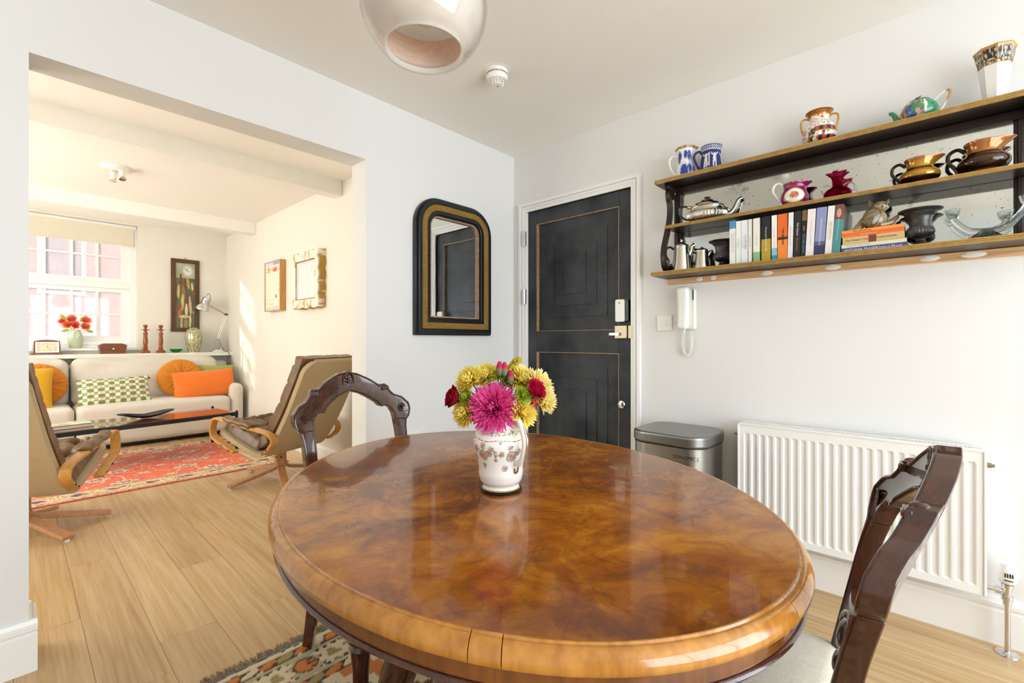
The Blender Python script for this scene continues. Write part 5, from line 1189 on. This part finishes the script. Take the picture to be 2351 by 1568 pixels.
for a_, b_ in zip(shell_p[:-1], shell_p[1:]): sl.append(sl[-1]+sqrt((a_[0]-b_[0])**2+(a_[1]-b_[1])**2))
def rnd_w(d, r): return 0 if d >= r else 2*(r-sqrt(max(0, r*r-(r-d)**2)))
sh_m = mesh('shell', band(shell_p, [.55-rnd_w(sl[-1]-q+.001, .10)-rnd_w(q+.001, .04) for q in sl], .035), MATS['shell_canvas'])
se_m = mesh('seat_cushion', mv(pad([(.32, .42), (.15, .35), (-.05, .275)], .49, .085, 40, 36, 3, 3, 2), 0, 0, 0), MATS['brown_leather'], 60)
bk_m = mesh('back_cushion', pad([(-.10, .30), (-.18, .355), (-.33, .59), (-.44, .80), (-.52, .968)], .53, .098, 40, 60, 5, 3, 5), MATS['brown_leather'], 60)
ar_m = mesh('arm', band(arm_p, .052, .02), MATS['bentwood']); lg_m = mesh('leg', band(leg_p, .058, .024), MATS['base_bentwood'])
def padarm(o): return (o[0], o[1], o[2]+.006*sin(o[1]*60))
pd_m = mesh('arm_pad', rot(rbox(.066, .30, .042, .02, 8, (0, 0, .006), (0, 0, 0), fn=padarm), R(7.5), 'X'), MATS['brown_leather'], 60)
def armchair(lab, loc, face, legs):
    C = T('lounge_chair', lab, 'chair', loc, R(face-90), 'brown leather lounge chairs')
    for me in (sh_m, se_m, bk_m): bevel(put(me.name.split('.')[0], me, C), .012, 3) if me is sh_m else put(me.name.split('.')[0], me, C)
    for s in (-1, 1):
        a = bevel(put('arm', ar_m, C, (s*.312, 0, 0)), .004); put('arm_pad', pd_m, a, (0, .06, .488))
        O('bolts', add(*[mv(rot(lathe([(.006, 0), (.006, .003), (.001, .004)], 8), R(90*s), 'Y'), s*.338, y, z) for y, z in ((.14, .277), (.22, .309), (-.215, .292), (-.25, .312))]), 'black_metal', C)
    for an in legs:
        l = bevel(put('leg', lg_m, C, (0, 0, 0), (0, 0, R(an-face))), .004)
        O('glide', mv(lathe([(.012, 0), (.012, .012)], 10), 0, .372), 'white_plastic', l); O('screw', add(*[mv(rot(lathe([(.008, 0), (.007, .003), (.001, .003)], 10), R(-90), 'X'), 0, .034, z) for z in (.17, .235)]), 'black_metal', l)
    O('mount', mv(lathe([(.001, 0), (.09, 0), (.09, .012), (.001, .012)], 24), 0, 0, .284) if False else cbox(.18, .18, .014, (0, .0, .262)), 'base_bentwood', C)
armchair('brown leather lounge chair on bentwood legs half hidden by the left wall', (.03, 3.82, 0), 65, (-63, -2, 68, 175))
armchair('brown leather lounge chair on bentwood legs showing its canvas back', (1.452, 3.86, 0), 110, (187, 106, 254, 0))
# ------------------------------------------------------------------ things on the ledge
LZ = .949
CK = T('mantel_clock', 'wooden mantel clock with rectangular cream dial on the ledge', 'clock', (.237, 6.80, LZ), R(4))
O('clock_case', prism([(-.095, .014), (.095, .014), (.1, .06), (.096, .14), (.05, .153), (0, .157), (-.05, .153), (-.096, .14), (-.1, .06)], -.03, .04, 'xz'), 'walnut_box', CK, bv=.004)
O('clock_base', add(box(-.112, .112, -.04, .045, .008, .018), box(-.112, -.08, -.04, .045, 0, .008), box(.08, .112, -.04, .045, 0, .008)), 'walnut_box', CK, bv=.001)
bz = O('bezel', frame(rect(.172, .106, 0, .078), rect(.152, .088, 0, .078), -.037, -.029, 'xz'), 'chrome', CK, smooth=0)
O('dial', box(-.077, .077, -.032, -.030, .034, .122), M('dial_cream', '#ece2c0', .5), bz, smooth=0)
g = []
for h in range(12):
    a = pi/2-2*pi*h/12; c, s_ = cos(a), sin(a); k = min(.066/max(1e-6, abs(c)), .036/max(1e-6, abs(s_))); g.append(cbox(.006, .001, .006, (k*c, -.0325, .078+k*s_)))
O('hour_marks', add(*g, frame(rect(.115, .056, 0, .078), rect(.1135, .0545, 0, .078), -.0328, -.0322, 'xz')), 'brass_edge', bz, smooth=0)
O('hands', add(tube([(0, -.034, .078), (.03, -.034, .047)], .0013, 5), tube([(0, -.034, .078), (.001, -.034, .1)], .0016, 5), ell((0, -.034, .078), (.004, .002, .004), 8, 5)), 'brass_edge', bz)
TC = T('tea_caddy', 'tapered walnut tea caddy with a round white key plate', 'box', (.755, 6.80, LZ), R(2))
O('caddy_body', warp(box(-.118, .118, -.06, .06, 0, .088), lambda x, y, z: (x*(.88+1.36*z), y*(.85+1.7*z), z)), 'walnut_box', TC, bv=.002)
O('caddy_lid', warp(add(box(-.12, .12, -.062, .062, .089, .096), box(-.119, .119, -.061, .061, .096, .116)), lambda x, y, z: (x*(1-17*max(0, z-.097)), y*(1-20*max(0, z-.097)), z)), 'walnut_box', TC, bv=.001)
O('key_plate', mv(rot(lathe([(.009, 0), (.008, .002), (.001, .002)], 16), R(90), 'X'), 0, -.059, .056), 'white_plastic', TC)
cs_p = [(.001, 0), (.048, 0), (.05, .008), (.045, .016), (.047, .022), (.035, .03), (.02, .038), (.026, .046), (.018, .056), (.024, .07), (.017, .085), (.021, .1), (.0235, .13), (.021, .17), (.018, .21), (.0225, .222), (.0225, .236), (.016, .244), (.014, .262), (.02, .268), (.042, .274), (.042, .278), (.012, .284), (.014, .3), (.02, .308), (.022, .33), (.018, .333), (.001, .333)]
for x, lab in ((1.053, 'turned reddish wooden candlestick next to the window'), (1.198, 'turned reddish wooden candlestick next to the green glass bowl')):
    t = T('candlestick', lab, 'candlestick', (x, 6.83, LZ), 0, 'pair of wooden candlesticks')
    O('base', lathe(cs_p[:9], 32), 'candle_wood', t); O('stem', lathe([(.001, cs_p[8][1])]+cs_p[8:19]+[(.001, cs_p[18][1])], 32, fn=lambda a, z: 1+.04*sin(3*a+z*120)), 'candle_wood', t); O('drip_pan', lathe([(.001, cs_p[18][1])]+cs_p[18:], 32), 'candle_wood', t)
O('glass_bowl', lathe(spl2([(.001, 0), (.025, 0), (.045, .012), (.062, .032), (.066, .042), (.062, .042), (.04, .018), (.001, .01)], 5), 40), 'green_glass', None, (1.348, 6.83, LZ), label='small green glass bowl on the ledge', cat='bowl')
def moltled(x, y, z): return mix(hx('#7f7c50'), hx('#dcd8b4'), max(0, min(1, .55+.9*nz(x*90, y*90, z*60))))
n = N('mercury_glass'); a_ = n.n('Attribute'); a_.attribute_name = 'Col'; n.l(a_.outputs['Color'], n.b.inputs['Base Color']); n.set(Metallic=.45, Roughness=.22)
O('ribbed_vase', lathe(spl2([(.001, 0), (.05, 0), (.056, .01), (.075, .09), (.086, .17), (.084, .23), (.065, .28), (.045, .298), (.04, .308), (.036, .305), (.04, .29), (.05, .25), (.001, .2)], 6), 96, fn=lambda a, z: 1+.05*abs(sin(6*a))+(.1*sin(4*a)*max(0, z-.28)/.02 if z > .28 else 0)), 'mercury_glass', None, (1.529, 6.83, LZ), col=moltled, label='mottled olive ribbed glass vase in front of the painting', cat='vase')
DL = T('desk_lamp', 'chrome jointed desk lamp at the end of the ledge', 'lamp', (1.797, 6.84, LZ))
O('lamp_base', add(cbox(.165, .15, .012, (0, 0, .006)), cbox(.13, .115, .01, (0, 0, .017)), cbox(.09, .08, .01, (0, 0, .027))), 'chrome', DL, bv=.002)
O('spring_column', add(lathe(spl2([(.001, .03), (.016, .034), (.028, .07), (.03, .11), (.022, .15), (.012, .17), (.001, .172)], 4), 12), *[tube([(s*.02, -.02, .06), (s*.026, -.022, .12), (s*.012, -.012, .18)], .005, 6) for s in (-1, 1)]), 'crystal', DL)
O('lower_arm', add(tube([(-.012, 0, .165), (.08, 0, .485)], .004, 6), tube([(.006, 0, .16), (.098, 0, .475)], .004, 6)), 'chrome', DL)
O('elbow_joint', add(cbox(.04, .014, .014, (.093, 0, .492)), tube([(.085, 0, .47), (.1, 0, .5), (.112, 0, .475)], .005, 6)), 'black_metal', DL, bv=.002)
O('upper_arm', add(tube([(.09, 0, .492), (-.107, 0, .612)], .004, 6), tube([(.085, 0, .485), (-.11, 0, .604)], .003, 6)), 'chrome', DL)
hd = lathe(spl2([(.014, .17), (.028, .165), (.034, .14), (.037, .085), (.045, .075), (.062, .055), (.075, .02), (.078, 0), (.074, .002), (.055, .05), (.03, .07), (.001, .075)], 4), 40)
ax_ = Vector((.29, -.25, .93)).normalized().to_track_quat('Z', 'Y').to_matrix().to_4x4()
O('lamp_shade', mv(tr(hd, ax_), -.180, 0, .545), 'chrome', DL); O('power_cord', add(tube(spline([(-.13, -.03, .72), (-.11, -.02, .745), (-.085, 0, .72), (-.085, 0, .66), (-.108, 0, .612)], 5), .003, 6), tube(spline([(.01, 0, .16), (.03, -.02, .09), (.055, -.06, .02), (.075, -.1, .004), (.095, -.122, -.02), (.11, -.124, -.1), (.105, -.12, -.2), (.1, -.11, -.4)], 5), .0032, 6)), 'black_metal', DL)
# vase of coral flowers on the sill
VX, VY, VZ = .463, 6.945, 1.012
FV = T('sage_vase', 'pale sage vase of coral flowers on the window sill', 'vase', (VX, VY, VZ))
O('vase_body', lathe(spl2([(.001, 0), (.042, 0), (.05, .01), (.06, .07), (.062, .12), (.054, .165), (.04, .195), (.038, .2), (.034, .198), (.04, .17), (.001, .12)], 6), 56), M('sage_glaze', '#c3d0b0', .25), FV)
O('ribbon', add(tube([(.042*cos(a), .042*sin(a), .188) for a in [2*pi*i/24 for i in range(24)]], .003, 6, True), tube(spline([(-.008, -.043, .188), (-.02, -.06, .15), (-.03, -.066, .1)], 4), .003, 5), tube(spline([(.008, -.043, .188), (.025, -.055, .15), (.012, -.062, .12), (.03, -.06, .15)], 4), .003, 5)), M('ribbon_cream', '#e8eedd', .5), FV)
vr = (VX, VY, VZ+.17)
for k, (dx, dz, r, b, tcol, npet, w, lab) in enumerate([(-.005, .245, .05, '#f0402c', '#ff7a60', 12, .7, 'red lily-like bloom at the front of the coral bouquet'), (.075, .305, .06, '#ff6a4c', '#ffa590', 14, .5, 'coral bloom at the upper right of the sill bouquet'), (-.03, .315, .052, '#f26a54', '#ffb4a2', 80, .3, 'coral bloom at the top of the sill bouquet'), (-.06, .25, .055, '#ee6a2a', '#ffa868', 110, .12, 'orange tufted bloom at the left of the sill bouquet'), (.07, .235, .055, '#ee6a2a', '#ffb078', 110, .12, 'orange tufted bloom at the right of the sill bouquet'), (-.1, .29, .042, '#e85a40', '#ff9470', 60, .15, 'small coral tuft at the far left of the sill bouquet')]):
    flower('coral_flower', lab, 'flower', (VX+dx, VY-.03+.01*(k % 3), VZ+dz), r, (dx*6, -1, .5), npet, b, tcol, group='flowers in the sage vase', root=vr, w=w, seed=60+k, maxth=1.5)
for k, (dx, dz, an) in enumerate(((-.045, .205, 200), (.035, .29, 60), (-.075, .31, 130), (.08, .2, -20))):
    v, f = [], []
    for i in range(7):
        t = i/6; w = .016*sin(pi*(t*.96+.02))
        for s in (-1, 0, 1): v.append((cos(R(an))*.07*t-sin(R(an))*w*s, .004*abs(s), sin(R(an))*.07*t+cos(R(an))*w*s))
    for i in range(6):
        for s in range(2): a = i*3+s; f.append((a, a+1, a+4, a+3))
    O('leaf', (v, f), 'leaf_petal', FV, (dx, -.04, dz), col=lambda x, y, z: hx('#9db82a'))
# ------------------------------------------------------------------ pictures
CP = T('corn_painting', 'tall oil painting of dried corn in a dark wooden frame', 'painting', (1.469, YF, 1.662))
def corn(x, y, z):
    u, v = x/.10, z/.40       # -1..1
    c = mix(hx('#4a5040'), hx('#6c7460'), .5+.5*nz(x*20, z*12, 1)) if v < .55 else mix(hx('#93977c'), hx('#b8bda0'), .5+.5*nz(x*9, z*9, 2))
    q = ((u-.25)/.6)**2+((v-.78)/.2)**2
    if q < 1: c = mix(c, hx('#e8efe6'), (1-q)*.95)
    if abs((v-.8)+(u-.15)*.2) < .012 and abs(u-.15) < .25 or abs((v-.8)-(u-.15)*.5) < .012 and abs(u-.2) < .14: return hx('#7a5a3a')
    for (cu, cv, w, h, tl, col) in ((-.5, .45, .13, .24, .12, '#5a2418'), (0., .36, .12, .18, -.12, '#6a2a18'), (.28, .4, .14, .2, -.5, '#b99a3c'), (.72, .28, .1, .14, -.3, '#d8d2b0'), (-.72, .12, .14, .22, .08, '#c7b052'), (-.2, .1, .2, .2, -.3, '#7e7442'), (.85, .12, .14, .1, .5, '#a04a24'), (-.3, -.2, .16, .26, .1, '#cdb558'), (.28, -.12, .13, .2, -.6, '#6f2a18'), (.5, -.3, .14, .3, -.25, '#d8ae84'), (-.55, -.5, .18, .24, .5, '#b8683a'), (.1, -.45, .15, .2, 0, '#d6cc9a'), (-.1, -.66, .55, .05, .1, '#d9b878'), (.5, -.8, .12, .2, .1, '#cfc070'), (-.4, -.88, .12, .2, 0, '#c08a58'), (.85, -.52, .1, .06, .4, '#c2602f'), (.05, -.88, .2, .16, 0, '#8d8a5c'), (-.6, -.35, .12, .1, .3, '#7a3a20')):
        e = ((u-cu-tl*(v-cv))/w)**2+((v-cv)/h)**2
        if e < 1: c = mix(hx(col), hx('#e9dfb8') if col[1] in 'cd' else hx('#c87048'), max(0, .55*nz(x*60, z*40, cu*9)+.2*(1-e)))
    return c
v, f = gridrug(-.102, .102, -.41, .41, 60, 200, lambda x, y: 0); O('canvas', ([(x, -.012, y) for x, y, z in v], f), 'oil_paint', CP, col=corn)
oak('frame_brown', ('#4e2f1a', '#63401f', '#70492a', '#57402c'), 4, .45, False, 2)
for g, in [(prism([(-.149, -.454), (.149, -.454), (.1, -.405), (-.1, -.405)], -.022, 0, 'xz'),), (prism([(-.149, .454), (.149, .454), (.1, .405), (-.1, .405)], -.022, 0, 'xz'),), (prism([(-.149, -.454), (-.149, .454), (-.1, .405), (-.1, -.405)], -.022, 0, 'xz'),), (prism([(.149, -.454), (.149, .454), (.1, .405), (.1, -.405)], -.022, 0, 'xz'),)]: O('frame_side', g, 'frame_brown', CP, smooth=0, bv=.002)
O('hanging_ring', tube([(.0+.011*cos(a), -.008, .467+.011*sin(a)) for a in [2*pi*i/20 for i in range(20)]], .0022, 6, True), 'brass_edge', CP)
PP = T('poster_picture', 'cream print with red specks in a slim light wood box frame', 'picture', (XC, 5.20, 1.677))
def post(x, y, z):
    u, v = -y/.2, z/.255
    if v > .86: return hx('#d9d4dc') if u < .1 else hx('#a99ab8')
    if v > .82: return hx('#efe4cc')
    if v > .58: 
        if ((u-.35)/.3)**2+((v-.66)/.1)**2 < 1: return hx('#e0604a')
        return hx('#c9a86a') if nz(y*60, z*60, 3) > .12 else (hx('#c8503a') if abs(u+.5+v*.3-.2) < .07 else hx('#efe6d2'))
    if abs(u) > .88 or v < -.86: return hx('#cdb488') if nz(y*80, z*80, 7) > 0 else hx('#efe4cc')
    if (abs(u) > .45 or v < -.5) and nz(y*75, z*60, 11) > .42: return hx('#9a3a30') if nz(y*9, z*9, 5) > -.2 else hx('#3a3a34')
    if ((u-.5)/.12)**2+((v+.45)/.08)**2 < 1: return hx('#b86a5a')
    return hx('#efe6d2')
v, f = gridrug(-.198, .198, -.252, .252, 90, 120, lambda x, y: 0); O('print', ([(-.058, x, y) for x, y, z in v], f), 'printed', PP, col=post)
O('box_frame', frame(rect(.42, .53), rect(.4, .51), -.062, 0, 'yz'), 'bentwood', PP, smooth=0, bv=.001); O('silver_lip', frame(rect(.42, .53), rect(.404, .514), -.0635, -.0615, 'yz'), 'chrome', PP, smooth=0); O('backing', box(-.056, -.002, -.2, .2, -.255, .255), 'white_plastic', PP, smooth=0)
GP = T('gilt_relief_picture', 'pale relief picture in a thick scalloped cream and gold frame', 'picture', (XC, 4.375, 1.668))
def wavy(w, h, amp, n=160, ph=0):
    out = []
    for i in range(n):
        t = 4*i/n; k = int(t); u = t-k; x, y = [(-1+2*u, -1), (1, -1+2*u), (1-2*u, 1), (-1, 1-2*u)][k]; b = amp*(abs(sin((k+u)*pi*(3.5 if k % 2 == 0 else 4.5)))-.6)
        r = .03; x_, y_ = x*w/2, y*h/2
        d = [(0, -1), (1, 0), (0, 1), (-1, 0)][k]; fade = min(1, 6*u, 6*(1-u)); out.append((x_+d[0]*b*fade, y_+d[1]*b*fade))
    return out
def plain(w, h, n=160):
    out = []
    for i in range(n):
        t = 4*i/n; k = int(t); u = t-k; x, y = [(-1+2*u, -1), (1, -1+2*u), (1-2*u, 1), (-1, 1-2*u)][k]; out.append((x*w/2, y*h/2))
    return out
def gp_c(x, y, z):
    k = nz(y*30, z*9, x*30)
    return hx('#b8903a') if x > -.066 and k > -.35 else (hx('#c9ac72') if k > .28 else hx('#f0e9db'))
go, gi = wavy(.575, .53, .022), plain(.42, .37)
v, f = [], []; n_ = 160; rings = [(go, 0), (go, -.055), ([(a*.97+c*.03, b*.97+d*.03) for (a, b), (c, d) in zip(go, gi)], -.075), ([(a*.6+c*.4, b*.6+d*.4) for (a, b), (c, d) in zip(go, gi)], -.08), ([(a*.3+c*.7, b*.3+d*.7) for (a, b), (c, d) in zip(go, gi)], -.079), (gi, -.07), (gi, -.05)]
for r_, x in rings: v += [(x, a, b) for a, b in r_]
for k in range(len(rings)-1):
    for i in range(n_): j = (i+1) % n_; f.append((k*n_+i, k*n_+j, k*n_+n_+j, k*n_+n_+i))
O('carved_frame', (v, f), VC('chalky_gilt', .6, .15, .6, 60, .01), GP, col=gp_c)
O('gold_slip', frame(rect(.42, .37), rect(.395, .345), -.058, -.04, 'yz'), 'worn_gold', GP, smooth=0); O('inner_lip', frame(rect(.395, .345), rect(.375, .325), -.06, -.045, 'yz'), 'white_gloss', GP, smooth=0)
v, f = gridrug(-.19, .19, -.165, .165, 60, 60, lambda x, y: .006*nz(x*40, y*12, 2)); O('relief_panel', ([(-.05-z, x, y) for x, y, z in v], f), 'printed', GP, col=lambda x, y, z: mix(hx('#d9d8d4'), hx('#f2f0ec'), .5+.6*nz(y*50, z*14, 4)))
# ------------------------------------------------------------------ ceiling spotlight
CS = T('ceiling_spotlight', 'white round ceiling spotlight plate with two small heads', 'lamp', (.561, 4.80, H2))
O('plate', lathe([(.001, -.026), (.08, -.026), (.086, -.02), (.086, 0)], 40), 'cream_plastic', CS)
for (x, y, tilt) in ((.025, -.035, -25), (-.02, .03, 5)):
    h = O('spot_head', mv(rot(lathe([(.001, 0), (.02, 0), (.02, -.055), (.017, -.058), (.001, -.058)], 20), R(tilt), 'X'), x, y, -.03), 'cream_plastic', CS)
    O('spot_lamp', mv(rot(lathe([(.016, -.056), (.025, -.078), (.023, -.08), (.001, -.074)], 20), R(tilt), 'X'), x, y, -.03), 'chrome', h)
